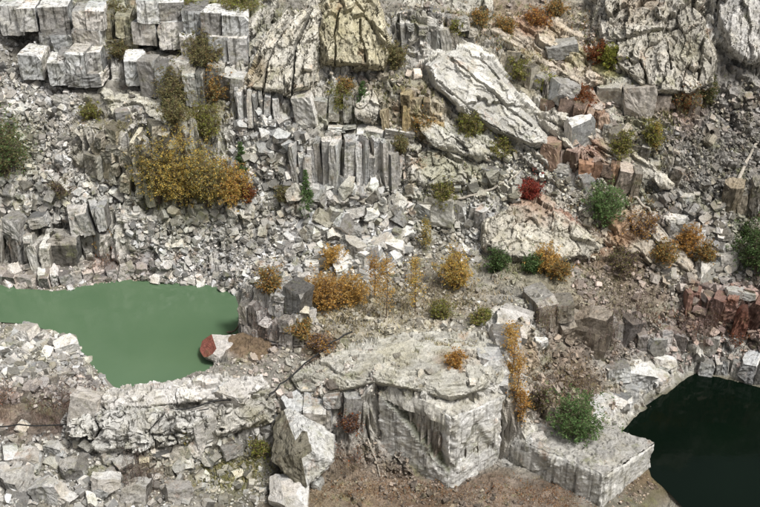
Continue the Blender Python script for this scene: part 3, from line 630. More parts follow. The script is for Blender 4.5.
outcrop('cliff', 'dark streaked cliff below the rim left of the huge slab', [(392,-14),(480,-14),(500,12),(478,30),(470,44),(432,44),(404,56),(394,20)], .9, (.46,.44,.39), .9, (.35,.4,.2), .8, -.3, seed=21)
outcrop('terrace_rock', 'broad pale layered terrace top behind the great cut block', [(286,374),(330,350),(380,334),(430,326),(480,330),(506,344),(516,372),(506,386),(480,394),(452,404),(405,392),(375,386),(335,396),(298,396)], .45, (.45,.435,.385), .0, (.22,.45,1.5), .30, .1, seed=10, sub=.7, edge=5., tops=[(455,362,2,(.42,.28,.18),.6),(400,355,3,(.46,.43,.32),.5)])
outcrop('ridge_rock', 'pale cracked ridge top along the near shore of the green pond', [(88,402),(108,390),(150,385),(206,375),(228,371),(264,373),(272,392),(240,402),(200,406),(150,412),(104,416)], .6, (.56,.54,.51), .2, (.35,.4,.5), .6, .1, seed=11, sub=.5, edge=7.)
outcrop('ridge_rock', 'blocky white ridge face damming the green pond above the near rubble', [(64,456),(66,420),(78,404),(100,402),(130,402),(170,404),(206,402),(222,410),(214,438),(190,450),(140,458),(100,460)], 1.3, (.52,.51,.48), .9, (.24,.35,.2), .95, -.3, seed=22, sub=.45, clefts=[([(90,404),(98,430),(84,456)],1.8,1.6),([(168,408),(150,430),(160,452)],1.0,1.0)], tops=[(186,430,1.3,(.36,.35,.12),.7),(150,448,2,(.36,.32,.22),.6)])
outcrop('ridge_rock', 'pale rounded ridge shoulder with an olive underside beside the small white boulder', [(206,440),(214,404),(240,392),(268,388),(280,404),(276,424),(250,436),(226,442)], 1.2, (.55,.53,.48), .6, (.3,.35,.3), .7, .3, seed=23, sub=.4, tops=[(255,422,2,(.30,.28,.17),.7)])
outcrop('rock_slab', 'grey layered rock behind the yellow bushes', [(60,120),(90,112),(120,128),(110,165),(80,175),(50,160)], .8, (.38,.36,.31), .8, (.9,.5,.3), .55, -.5, seed=12)
outcrop('terrace_rock', 'pale flat rock shelf on the terrace beside the dark pointed rock', [(470,318),(500,298),(535,290),(538,322),(520,342),(490,345)], .5, (.54,.52,.48), .1, (.5,.5,1.0), .4, .1, seed=13)
outcrop('rock_slab', 'long pale slab running down to the dark pool', [(590,400),(632,374),(686,354),(690,366),(640,396),(612,420),(592,416)], .5, (.55,.53,.49), .1, (.5,.5,1.0), .45, .3, seed=14)

# ---------------------------------------------------------------- hero blocks
def solid(name, label, xy, z0, zt_, mat, tint, step=.22, amp=.14, seed=1, fn=None, streak=.6, cat='block', cfn=None):
    """a quarried block: four base corners (front, left, back, right), top heights per corner, broken relief on all faces"""
    xy = np.array(xy, float); V, Fc, T, CH = [], [], [], []
    def face(c00, c10, c01, c11, tagf):
        nu = max(2, int(np.linalg.norm(c10 - c00) / step)); nv = max(2, int(np.linalg.norm(c01 - c00) / step))
        u, v = np.meshgrid(np.linspace(0, 1, nu + 1), np.linspace(0, 1, nv + 1)); u = u.ravel()[:, None]; v = v.ravel()[:, None]
        p = (c00 * (1 - u) + c10 * u) * (1 - v) + (c01 * (1 - u) + c11 * u) * v
        n = np.cross(c10 - c00, c01 - c00); n = n / np.linalg.norm(n)
        k = sum(len(x) for x in V); i = np.arange((nu + 1) * (nv + 1)).reshape(nv + 1, nu + 1) + k
        Fc.append(np.stack([i[:-1, :-1], i[:-1, 1:], i[1:, 1:], i[1:, :-1]], -1).reshape(-1, 4))
        Lu, Lv = np.linalg.norm(c10 - c00), np.linalg.norm(c01 - c00); ed = np.minimum.reduce([u * Lu, (1 - u) * Lu, v * Lv + (0 if tagf == 'top' else 9), (1 - v) * Lv])[:, 0]
        cn = np.clip(fbm(p * (.7, .7, .7), seed + 80, 4) + .12, 0, 1); CH.append((.16 * np.clip(1 - ed / .25, 0, 1) + .6 * cn * np.clip(1 - ed / (.2 + .8 * cn), 0, 1)))
        extra = np.zeros(len(p)); tn = np.tile(np.array([*tint, streak]), (len(p), 1))
        if fn: extra, tn = fn(tagf, u[:, 0], v[:, 0], p, tn)
        V.append(p - n * extra[:, None]); T.append(tn)
    B = [np.array([*xy[i], z0]) for i in range(4)]; A = [np.array([*xy[i], zt_[i]]) for i in range(4)]
    face(B[1], B[0], A[1], A[0], 'left'); face(B[0], B[3], A[0], A[3], 'right'); face(B[3], B[2], A[3], A[2], 'back'); face(B[2], B[1], A[2], A[1], 'back'); face(A[0], A[3], A[1], A[2], 'top')
    v = np.concatenate(V); f = np.concatenate(Fc); t = np.concatenate(T)
    o1, t1, g1 = cells(v * (.7, .7, .55), seed); o2, t2, g2 = cells(v * 2.1, seed + 5); c = v.mean(0)
    d = v - c; d[:, 2] *= .6; d /= np.linalg.norm(d, axis=1)[:, None]
    v = v - d * np.concatenate(CH)[:, None] + d * (amp * (.7 * o1 + 1.1 * t1 + .35 * o2 + .5 * t2 - .7 * np.clip(1 - g1 / .08, 0, 1)) + .5 * amp * fbm(v * .8, seed))[:, None]
    t[:, :3] *= (1 + .14 * o1 + .09 * o2)[:, None]
    org = np.array([xy[:, 0].mean(), xy[:, 1].mean(), z0])
    # weld the shared edges
    key = np.round(np.concatenate(V) * 500).astype(np.int64); _, first, inv = np.unique(key, axis=0, return_index=True, return_inverse=True)
    v = v[first] - org; f = inv.reshape(-1)[f]; t = t[first]
    return tag(link(name, mesh(name, v, f, mat, t), loc=org), label, cat)
def great(tf, u, v, p, tn):
    e = np.zeros(len(p)); wob = .06 * fbm(p * .8, 61)
    if tf == 'left':
        line = .98 - .80 * u + wob; s = np.clip((v - line) / .07, 0, 1); e = .95 * s * np.clip((1 - u) / .2, 0, 1)
        band = np.clip(1 - np.abs(v - line - .05) / .10, 0, 1)[:, None] * 1.0; tn[:, :3] += band * (np.array((.075, .085, .035)) - tn[:, :3])
        ch = np.clip((u - .55) / .3, 0, 1) * np.clip((v - .45) / .2, 0, 1); e -= .25 * ch * np.clip((1 - u) / .1, 0, 1)
        low = (v < line - .05)[:, None]; tn[:, :3] = np.where(low, np.array((.60, .59, .56)), tn[:, :3]); 
    elif tf == 'right':
        line = .75 - 1.1 * np.abs(u - .45) + wob; s = np.clip((v - line) / .06, 0, 1); e = .2 * (1 - s) * np.clip((v - .25) / .15, 0, 1)
        band = np.clip(1 - np.abs(v - line) / .07, 0, 1)[:, None] * .7; tn[:, :3] += band * (np.array((.13, .13, .08)) - tn[:, :3])
    elif tf == 'top':
        st_ = np.floor(v * 5 + .8 * fbm(p * .5, 63)); e = -.16 * st_ + .1 + 1.3 * np.clip(1 - u / .1, 0, 1)
        tn[:, :3] = np.array((.52, .50, .45)) * (1 + .12 * np.sin(st_ * 2.1))[:, None]
    return e, tn
solid('great_cut_block', 'great cut granite block with mossy diagonal ledge and two white faces meeting at a corner', [f0, fl_, fl_ + fr_ - f0, fr_], zb, [h0, hl, (hl + hr) / 2 + .3, hr], M_rock, WH, fn=great, seed=31, streak=.5, cat='granite block')
def low_block(tf, u, v, p, tn):
    e = np.zeros(len(p))
    if tf in ('left', 'right'):                     # drill grooves
        L_ = 9 if tf == 'left' else 5; ph = np.abs((u * L_) % 1 - .5); e = .10 * np.clip(1 - ph / .16, 0, 1); tn[:, :3] *= (1 - .08 * np.clip(1 - ph / .16, 0, 1))[:, None]
    else: st_ = np.floor(2.5 * fbm(p * .5, 71) + .9 * fbm(p * 1.7, 72)); e = .12 + .16 * st_; tn[:, :3] = np.array((.43, .415, .385)) * (1 + .1 * st_)[:, None]
    return e, tn
solid('low_cut_block', 'long low sawn granite block with drill grooves reaching to the dark pool', [g0, gl, gl + gr_ - g0, gr_], zb2, [k0, kl, (kl + kr) / 2 + .1, kr], M_rock, (.56, .55, .52), fn=low_block, seed=41, amp=.09, streak=.45, cat='granite block')

def sub_rock(P, r, cuts, amp, tfn):
    """a finely broken version of a cut shape, with its own facet colours"""
    v, t, c = to_mesh(P, r, .15); t = fresh(t, v)
    nr = np.cross(v[t[:, 1]] - v[t[:, 0]], v[t[:, 2]] - v[t[:, 0]]); nr /= np.linalg.norm(nr, axis=1)[:, None] + 1e-9
    key = np.round(v * 3000).astype(int); _, fi, inv = np.unique(key, axis=0, return_index=True, return_inverse=True); v = v[fi]; t = inv.reshape(-1)[t]
    ok = (t[:, 0] != t[:, 1]) & (t[:, 1] != t[:, 2]) & (t[:, 0] != t[:, 2]); t = t[ok]; c = c[ok]; nr = nr[ok]
    c = tfn(nr, c)
    for k in range(cuts):
        e = {}; vv = list(v); tt = []
        def mid(a, b):
            kk = (min(a, b), max(a, b))
            if kk not in e: e[kk] = len(vv); vv.append((vv[a] + vv[b]) / 2)
            return e[kk]
        for (a, b, d) in t:
            x, y, z = mid(a, b), mid(b, d), mid(d, a); tt += [(a, x, z), (x, b, y), (z, y, d), (x, y, z)]
        v = np.array(vv); t = np.array(tt); c = np.repeat(c, 4, 0)
    return v, t, c
def big_rock(name, label, px, py, wpx, hpx, dpt, planes, tfn, cat='boulder', seed=1, amp=.16, z=None, cuts=4, yaw=0):
    p = hit(px, py)[0] if z is None else atZ(px, py, z); D = np.linalg.norm(p - CAM); sc = D / FPX
    P = [[np.array(v, float) * .5 for v in f] for f in BOX]
    for n, d in planes: n = np.array(n, float); n /= np.linalg.norm(n); P = clip(P, n, d)
    r = np.random.default_rng(seed); v, t, c = sub_rock(P, r, cuts, amp, tfn); v = v * (wpx * sc, dpt, hpx * sc)
    a = math.radians(yaw); v = v @ np.array([[math.cos(a), math.sin(a), 0], [-math.sin(a), math.cos(a), 0], [0, 0, 1]])
    o1, t1, g1 = cells(v * .9 + seed, seed); o2, t2, g2 = cells(v * 2.6 + seed, seed + 4); d = v / (np.linalg.norm(v, axis=1)[:, None] + 1e-6)
    v = v + d * (amp * (.6 * o1 + .9 * t1 + .4 * o2 + .5 * t2) + amp * .6 * fbm(v * 1.2, seed))[:, None]
    v[:, 2] -= v[:, 2].min() + .25
    return tag(link(name, mesh(name, v, t, M_rock, np.repeat(c, 3, 0), False, 'CORNER'), loc=p), label, cat)
def hero_t(n, c):  # left-front facets dark: weathering plus shade painted into their colour, by facet direction
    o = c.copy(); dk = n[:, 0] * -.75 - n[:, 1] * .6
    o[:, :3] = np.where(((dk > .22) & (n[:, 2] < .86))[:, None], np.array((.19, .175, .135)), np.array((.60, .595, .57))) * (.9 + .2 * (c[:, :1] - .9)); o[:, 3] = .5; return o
big_rock('huge_boulder', 'huge lone boulder with dark weathered, shade-tinted flank and white top in front of the terrace', 304, 474, 58, 54, 6.5,
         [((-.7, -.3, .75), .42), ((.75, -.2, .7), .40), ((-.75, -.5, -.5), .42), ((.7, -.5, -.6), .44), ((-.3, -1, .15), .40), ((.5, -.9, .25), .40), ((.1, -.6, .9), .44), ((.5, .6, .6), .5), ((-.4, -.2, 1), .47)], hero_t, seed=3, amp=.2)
def pale_t(k=(.56, .55, .53)):
    def f(n, c): o = c.copy(); o[:, :3] = np.array(k) * np.clip(c[:, :3], .75, 1.1); o[:, 3] = .3; return o
    return f
big_rock('flat_boulder', 'flat pale slab lying on the soil in front of the huge boulder', 289, 503, 38, 24, 3.2, [((-.6, -.3, .6), .40), ((.7, -.3, .5), .42), ((.3, -.9, .5), .42), ((-.5, -.8, -.3), .42), ((.1, -.3, 1), .4)], pale_t(), seed=4, amp=.08)
def red_t(n, c):
    o = c.copy(); o[:, :3] = np.where(((n[:, 0] < -.3) & (n[:, 2] > .15))[:, None], np.array((.27, .10, .075)), np.array((.56, .53, .50))); o[:, 3] = .2; return o
big_rock('jutting_block', 'white block with a red-brown top jutting into the green pond', 218, 360, 34, 22, 3.0, [((-.75, -.2, .65), .36), ((-.6, -.7, -.5), .40), ((-.9, -.3, -.3), .42), ((.5, -.8, .4), .5)], red_t, 'granite block', seed=6, amp=.08, z=-3.2)
big_rock('pond_bank_rock', 'pale wedge of rock with rust stain beside the red-topped block', 252, 364, 48, 26, 4.0, [((-.5, -.3, .8), .36), ((.5, -.3, .8), .4), ((-.3, -1, .2), .42)], lambda n, c: np.c_[np.where((n[:, 2] > .55)[:, None], np.array((.20, .145, .095)), np.array((.54, .52, .49))), np.full(len(c), .4)], 'boulder', seed=7, amp=.15, z=-3.0)

# ---------------------------------------------------------------- single boulders set by hand
def boulder(px, py, wpx, hpx, kind, tint, label, group=None, name='boulder', sink=.22, tilt=.15, seed=None):
    p = hit(px, py)[0]; sc = np.linalg.norm(p - CAM) / FPX; r = np.random.default_rng(int(px * 7 + py * 13))
    i = int(r.integers(len(PROTO[kind]))); v = PROTO[kind][i][0]; ex = v.max(0) - v.min(0)
    wm, hm = wpx * sc, hpx * sc; s = (wm / ex[0], wm / ex[0] * r.uniform(.75, 1.0), hm / ex[2] * 1.05)
    yaw = r.uniform(-.5, .5); loc = p + np.array([0, wm * .2, hm * (.5 - sink)])
    o = link(name, proto_mesh(kind, i, .25), None, loc, (r.normal() * tilt, r.normal() * tilt, yaw), s, (*tint, 1))
    return tag(o, label, 'boulder', group)
W_ = (.58, .57, .545); g_ = (.46, .45, .42)
for a in [
 (318,176,24,20,'round',W_,'white rounded boulder leaning at the left foot of the tall pillars'),
 (312,272,17,14,'round',W_,'white boulder, the upper of a pair beside the orange shrub'),
 (303,285,15,13,'block',W_,'pinkish white boulder, the lower of a pair beside the orange shrub'),
 (376,256,20,14,'block',W_,'white block in the scree above the tall orange sapling'),
 (394,256,22,17,'wedge',W_,'white wedge in the scree right above the yellow sapling'),
 (677,236,28,27,'round',(.58,.57,.54),'large smooth round boulder below the grey scree'),
 (697,242,17,14,'block',(.56,.55,.53),'pale block leaning against the large smooth round boulder'),
 (687,205,16,12,'block',g_,'grey block above the large smooth round boulder'),
 (267,434,17,15,'round',W_,'small smooth white boulder beside the huge boulder'),
 (314,486,20,10,'slab',g_,'thin grey slab leaning at the foot of the huge boulder'),
 (725,268,24,16,'slab',W_,'white slab below the dark green bush'),
 (707,280,24,20,'wedge',g_,'tilted grey wedge above the red-brown ledge'),
 (740,300,26,10,'slab',W_,'long white slab lying above the red-brown ledge'),
 (541,348,16,14,'round',W_,'white boulder on brown soil in front of the dark pointed rock'),
 (640,386,32,22,'block',W_,'biggest of the white rocks beside the dark pool'),
 (618,380,22,17,'block',W_,'white block next to the biggest white rock beside the pool'),
 (662,374,22,18,'wedge',W_,'white wedge above the corner of the dark pool'),
 (655,352,20,16,'block',g_,'grey block under the grey purple ledge'),
 (735,352,20,18,'wedge',W_,'pale wedge above the far edge of the dark pool'),
 (708,350,22,18,'block',g_,'grey block above the far edge of the dark pool'),
 (580,142,26,34,'wedge',W_,'tall white boulder between the rust ledges'),
 (562,60,30,20,'slab',g_,'pale slab below the quarry rim'),
 (640,110,30,28,'block',(.45,.42,.38),'greyish boulder at the foot of the streaked cliff'),
 (563,100,24,22,'block',W_,'white block right of the huge pale slab'),
 (16,492,28,24,'wedge',(.36,.35,.33),'big grey wedge in the near rubble below the cable'),
 (48,500,27,21,'block',(.44,.43,.41),'big white block in the near rubble below the cable'),
 (74,478,25,19,'block',(.36,.35,.33),'grey tilted block in the rubble just below the cable'),
 (104,500,28,27,'wedge',(.44,.43,.41),'tall white wedge in the rubble below the ridge'),
 (136,500,24,22,'block',(.36,.35,.33),'grey block beside the purple brown brush'),
 (24,466,28,15,'slab',(.44,.43,.41),'wide white slab crossed by the cable'),
 (55,456,19,13,'block',(.44,.43,.41),'white block under the dead brush'),
 (178,500,24,18,'block',(.36,.35,.33),'grey block in the rubble near the olive grass'),
 (204,440,24,36,'brick',W_,'white upright block split off the pond ridge face'),
 (165,458,26,16,'slab',W_,'white slab at the foot of the pond ridge'),
 (232,456,20,14,'block',g_,'grey block behind the olive grass'),
 (85,430,26,46,'brick',(.52,.5,.47),'tall split pillar at the end of the pond ridge'),
 (230,408,36,26,'block',W_,'white block on the pond ridge beside the red-topped block'),
 (490,178,18,11,'slab',W_,'white slab at the end of the bleached log'),
 (560,176,18,15,'block',W_,'white block right of the red bush'),
 (590,184,22,16,'block',W_,'larger white block left of the light green bush'),
 (520,398,16,12,'slab',W_,'small white slab by the orange saplings'),
 (535,448,20,14,'block',W_,'white fragment on the corner of the low sawn block'),
 (62,106,14,12,'block',W_,'white block above the grey layered rock'),
 (123,120,14,12,'brick',W_,'squared white block on the flat-topped bench'),
 (24,340,24,13,'slab',W_,'white slab on the near shore rubble of the green pond'),
 (66,352,22,14,'slab',W_,'pale slab at the tip of the near shore rubble'),
 ]: boulder(*a)

# ---------------------------------------------------------------- rubble: the largest as single boulders, the rest as scree
ZONES = [
 ([(118,270),(240,282),(241,298),(200,291),(160,286),(122,286)], 520, (.22, 1.3), (.52,.50,.47), 'along the far shore of the green pond', 10),
 ([(0,268),(120,266),(120,288),(60,294),(0,286)], 420, (.25, 1.5), (.56,.52,.50), 'on the pinkish far shore ledge', 10), # polygon, count, size m (min, max), tint, label phrase, group, big count
 ([(130,215),(240,205),(300,215),(300,275),(235,290),(200,284),(130,276)], 4800, (.22, 1.25), (.50,.49,.475), 'in the scree slope above the green pond', 34),
 ([(235,115),(300,120),(300,210),(235,205)], 2000, (.22, 1.3), (.48,.475,.455), 'in the rubble left of the tall pillars', 14),
 ([(300,188),(480,185),(480,262),(400,285),(300,265)], 4000, (.27, 2.2), (.54,.53,.505), 'in the rubble below the tall pillars', 60),
 ([(0,60),(60,75),(95,120),(60,165),(90,200),(0,225)], 4000, (.22, 1.5), (.51,.50,.48), 'in the rubble fan below the stepped cuts', 34),
 ([(0,0),(130,0),(130,60),(0,70)], 350, (.2, .8), (.54,.53,.51), 'among the stepped cuts', 8),
 ([(60,165),(150,200),(60,225),(0,225)], 600, (.22, 1.3), (.54,.53,.50), 'above the undercut ledge', 12),
 ([(0,322),(55,330),(80,350),(108,385),(80,400),(0,400)], 3600, (.2, 1.3), (.49,.48,.46), 'in the near shore rubble of the green pond', 40),
 ([(0,425),(70,440),(250,430),(280,507),(0,507)], 2400, (.25, 1.7), (.50,.49,.465), 'in the near rubble below the pond ridge', 34),
 ([(480,150),(560,150),(640,190),(600,260),(560,200),(480,200)], 1000, (.22, 1.5), (.54,.52,.45), 'around the red bush', 18),
 ([(640,190),(760,180),(760,300),(680,300),(620,250)], 3000, (.22, 1.6), (.44,.42,.40), 'below the grey scree', 26),
 ([(650,150),(760,60),(760,190),(640,190)], 4800, (.16, .75), (.30,.285,.265), 'in the dark grey scree', 14),
 ([(560,110),(700,95),(760,60),(760,95),(660,160),(560,150)], 600, (.25, 1.4), (.50,.44,.41), 'along the upper edge of the dark grey scree', 18),
 ([(560,260),(760,290),(760,375),(690,372),(600,340)], 1300, (.2, 1.3), (.42,.355,.33), 'on the slope behind the dark pool', 22),
 ([(390,0),(600,0),(600,60),(560,100),(500,40),(400,50)], 450, (.2, 1.1), (.50,.43,.39), 'on the slope below the quarry rim', 12),
 ([(270,270),(520,280),(530,330),(380,345),(280,370)], 1500, (.18, .9), (.44,.42,.37), 'on the scrubby terrace', 12),
 ([(520,330),(640,340),(640,400),(560,430),(520,410)], 900, (.18, .9), (.38,.34,.30), 'on the brown slope beside the low sawn block', 8),
 ([(280,440),(390,440),(450,495),(600,507),(280,507)], 2600, (.1, .7), (.38,.34,.30), 'on the brown soil before the great cut block', 6),
 ([(130,60),(250,60),(250,130),(195,120),(130,120)], 300, (.2, .9), (.48,.46,.43), 'on the overgrown ledge below the white cut', 6),
 ([(350,60),(430,80),(440,130),(480,150),(480,185),(400,185),(400,130),(340,100)], 450, (.2, 1.1), (.48,.42,.37), 'between the tall pillars and the pale slab', 12),
 ([(205,368),(300,345),(390,350),(380,395),(280,420),(215,385)], 800, (.15, .9), (.54,.48,.44), 'on the terrace left of the great cut block', 10),
 ([(300,-10),(420,-10),(420,60),(385,80),(300,100)], 120, (.2, .8), (.46,.43,.37), 'around the fan-shaped cliff', 4),
 ([(300,372),(380,338),(480,332),(506,350),(500,384),(450,398),(380,384),(310,392)], 700, (.15, .9), (.52,.50,.45), 'on top of the broad layered terrace', 8),
 ([(650,455),(700,507),(610,507)], 400, (.1, .5), (.36,.30,.25), 'at the near end of the dark pool', 0),
]
LM = [(184,190,'the yellow thicket'),(307,200,'the slender green conifer'),(363,105,'the small conifer on the ledge'),(242,165,'the little conifer'),(530,192,'the red bush'),(604,212,'the light green bush'),(546,264,'the golden bush'),(386,295,'the tallest golden sapling'),(326,295,'the broad orange shrub'),
 (575,425,'the bright green bush'),(757,255,'the dark green bush'),(677,228,'the large round boulder'),(302,450,'the huge boulder'),(440,450,'the great cut block'),(600,480,'the low sawn block'),(208,350,'the red-topped block'),(345,165,'the tall white pillars'),(540,240,'the rounded outcrop'),(480,95,'the huge pale slab'),(720,310,'the red-brown ledge'),
 (745,205,'the brown stained ledge'),(50,405,'the big dead brush'),(6,155,'the tall olive bush'),(140,480,'the purple brown brush'),(235,470,'the olive grass patch'),(70,70,'the lower stepped cut'),(160,20,'the white squared cut'),(255,110,'the short pillar cluster'),(640,50,'the tall streaked cliff'),(740,30,'the pale cliff corner'),(350,30,'the fan-shaped cliff'),(270,70,'the leaning buttress'),
 (60,215,'the undercut ledge'),(60,284,'the pinkish shore slabs'),(180,286,'the pond far shore'),(640,380,'the white rocks by the pool'),(565,320,'the dark pointed rock'),(440,360,'the layered terrace'),(160,415,'the pond ridge'),(590,150,'the rust brown ledge'),(720,130,'the dark scree'),(456,275,'the broad golden bush'),(443,200,'the narrow olive bush'),(515,390,'the orange saplings'),(270,325,'the purple grey brush'),(40,350,'the near pond shore'),(687,245,'the orange bush'),(105,245,'the small orange shrub'),(394,250,'the white wedge above the yellow sapling'),(312,270,'the pair of white boulders'),(425,240,'the thin yellow sapling'),(285,196,'the small olive bush by the conifer'),(318,168,'the white rounded boulder by the pillars'),(332,258,'the small orange shrub in the scree'),(16,485,'the long cable'),(304,500,'the flat slab'),(425,110,'the ochre stained face'),(100,140,'the tan bench'),(480,190,'the curved log'),(650,140,'the yellow olive bush')]
LMp = hit([l[0] for l in LM], [l[1] for l in LM])
KC = [('block', .42), ('slab', .22), ('wedge', .36)]
def in_any_water(p):
    q = p - CAM; yy = q[:, 1] * CDp - q[:, 2] * SD; 
    px = 380 + FPX * q[:, 0] / yy; py = 253.5 - FPX * (q[:, 1] * SD + q[:, 2] * CDp) / yy
    return (p[:, 2] < ZD + .05) | inpoly(p[:, 0], p[:, 1], WPOLY[1]) | ((p[:, 2] < ZG + .02) & inpoly(px, py, POND))
SV, ST, SC = [], [], []; nv = 0; total_big = 0
for zi, (poly, cnt, (s0, s1), tint, phrase, nbig) in enumerate(ZONES):
    def area(pl): a_ = np.array(pl, float); return abs((a_[:, 0] * np.roll(a_[:, 1], 1) - a_[:, 1] * np.roll(a_[:, 0], 1)).sum())
    wide = [(-75 if x_ <= 0 else (835 if x_ >= 760 else x_), y_) for x_, y_ in poly]; cnt = int(cnt * area(wide) / area(poly)); poly = wide      # the slopes go on past the frame
    r = np.random.default_rng(500 + zi); pp = np.array(poly, float); lo_, hi_ = pp.min(0), pp.max(0)
    c = r.uniform(lo_, hi_, (cnt * 4, 2)); c = c[inpoly(c[:, 0], c[:, 1], poly)][:cnt]
    c += r.normal(size=c.shape) * 4
    p = hit(c[:, 0], c[:, 1]); keep = ~in_any_water(p); p = p[keep]
    n = normal(p[:, 0], p[:, 1]); size = .84 * s0 * (1 - r.random(len(p)) * (1 - (s0 / s1) ** 1.9)) ** (-1 / 1.9)
    dens = fbm(p * .16, 70 + zi, 2); size = size * np.clip(1 + .8 * dens, .4, 1.9); kp = (fbm(p * .22, 170 + zi, 3) + r.random(len(p)) * .9) > -.12; p, n, size, dens = p[kp], n[kp], size[kp], dens[kp]
    order = np.argsort(-size); colr = place_colour(p, tint, .55); lk = np.clip(.5 * fbm(p * .3, 90, 3) + r.normal(size=len(p)) * .22, 0, .75)[:, None]; colr = (colr * (1 - lk) + np.array((.34, .315, .22)) * lk) * np.clip(r.normal(1.02, .22, len(p)), .5, 1.5)[:, None]
    used = 0
    for oi_, i in enumerate(order):
        kd = r.choice(3, p=[k[1] for k in KC]); kind = KC[kd][0]; pi = int(r.integers(len(PROTO[kind])))
        e = eul(r, .35); s = size[i] * r.uniform(.8, 1.25, 3); nn = n[i]
        loc = p[i] + nn * size[i] * .16
        Rm = rotm(e)
        # lean with the slope
        ax = np.cross((0, 0, 1), nn); sn = np.linalg.norm(ax)
        if sn > 1e-3:
            a = math.asin(min(1, sn)) * .75; ax = ax / sn; Kx = np.array([[0, -ax[2], ax[1]], [ax[2], 0, -ax[0]], [-ax[1], ax[0], 0]])
            Rm = (np.eye(3) + math.sin(a) * Kx + (1 - math.cos(a)) * Kx @ Kx) @ Rm
        inview = 4 < c[keep][kp][i][0] < 756
        if inview and oi_ < nbig * 1.6 and used < nbig and size[i] > .55:
            used += 1; s = s * 1.12
            from mathutils import Matrix
            nmk = {'block': 'boulder', 'slab': 'slab_boulder', 'wedge': 'boulder'}[kind]
            lum = colr[i].mean(); wd = 'pale' if lum > .50 else ('grey' if lum > .36 else 'dark')
            shp = {'block': 'blocky boulder', 'slab': 'flat slab', 'wedge': 'angular boulder'}[kind]
            o = link(nmk, proto_mesh(kind, pi, .2), None, loc, Matrix(Rm.tolist()).to_euler(), s, (*np.clip(colr[i], 0, .68), 1))
            li_ = int(np.argmin(np.linalg.norm(LMp - loc, axis=1))); sz_ = 'large' if size[i] * 1.1 > 1.25 else ('small' if size[i] * 1.1 < .8 else 'medium'); tag(o, f'{sz_} {wd} {shp} in the rubble near {LM[li_][2]}', 'boulder', f'{sz_} {wd} {shp}s near {LM[li_][2]}'); continue
        v, t, cc = PROTO[kind][pi]; SV.append((v * s) @ Rm.T + loc); ST.append(t + nv); nv += len(v)
        k4 = cc.copy(); k4[:, :3] *= colr[i]; k4[:, 3] = .1; SC.append(k4)
    total_big += used
scr = link('scree', mesh('scree', np.concatenate(SV), np.concatenate(ST), M_rock, np.repeat(np.clip(np.concatenate(SC), 0, .72), 3, 0), False, 'CORNER'))
tag(scr, 'loose broken granite rubble covering the quarry slopes', 'rubble', kind='stuff')
print('single rubble boulders', total_big, 'scree tris', sum(len(x) for x in ST))

# ---------------------------------------------------------------- plants
def tube(pts, rad, ns=5):
    pts = np.array(pts, float); n = len(pts); V = []; Fq = []
    for i in range(n):
        d = pts[min(i + 1, n - 1)] - pts[max(i - 1, 0)]; d /= np.linalg.norm(d) + 1e-9; u = np.cross(d, (0, 0, 1) if abs(d[2]) < .9 else (1, 0, 0)); u /= np.linalg.norm(u); w_ = np.cross(d, u)
        for k in range(ns): a = 6.2832 * k / ns; V.append(pts[i] + (u * math.cos(a) + w_ * math.sin(a)) * rad[i])
    for i in range(n - 1):
        for k in range(ns): Fq.append((i * ns + k, i * ns + (k + 1) % ns, (i + 1) * ns + (k + 1) % ns, (i + 1) * ns + k))
    return np.array(V), np.array(Fq)
def join(parts):
    V, Fq, k = [], [], 0
    for v, f in parts: V.append(v); Fq.append(f + k); k += len(v)
    return np.concatenate(V), np.concatenate(Fq)
def leaves(c, size, pal, r, flat=.4):
    n = len(c); u = r.normal(size=(n, 3)); u[:, 2] *= flat + .3; u /= np.linalg.norm(u, axis=1)[:, None]; w_ = np.cross(u, r.normal(size=(n, 3))); w_ /= np.linalg.norm(w_, axis=1)[:, None]
    s = (size * r.uniform(.6, 1.4, n))[:, None]
    V = np.stack([c - u * s, c + w_ * s * .55, c + u * s, c - w_ * s * .55], 1).reshape(-1, 3); Fq = np.arange(4 * n).reshape(n, 4)
    pal = np.array(pal); k = pal[r.integers(len(pal), size=n)] * r.uniform(.65, 1.3, n)[:, None]; t = np.c_[k, np.ones(n)]
    return V, Fq, np.repeat(t, 4, 0)
YL = [(.72,.52,.13),(.66,.52,.15),(.60,.40,.11),(.44,.42,.18)]; OR = [(.56,.30,.08),(.50,.25,.07),(.56,.36,.11),(.38,.25,.11)]; OL = [(.27,.26,.12),(.22,.23,.11),(.32,.28,.13),(.27,.20,.10)]
GN = [(.12,.21,.075),(.15,.25,.09),(.10,.17,.06),(.19,.27,.11)]; LG = [(.17,.27,.10),(.13,.24,.08),(.22,.30,.13)]; DG = [(.04,.07,.025),(.06,.10,.03),(.09,.12,.04)]; RD = [(.34,.06,.045),(.27,.05,.04),(.38,.10,.06)]
RO = [(.33,.09,.03),(.28,.13,.05),(.22,.12,.06)]; YG = [(.30,.32,.06),(.24,.28,.06),(.34,.30,.07)]; BR = [(.25,.19,.17),(.21,.16,.15),(.28,.21,.17),(.18,.14,.135)]; GO = [(.66,.42,.12),(.60,.36,.10),(.56,.40,.16)]
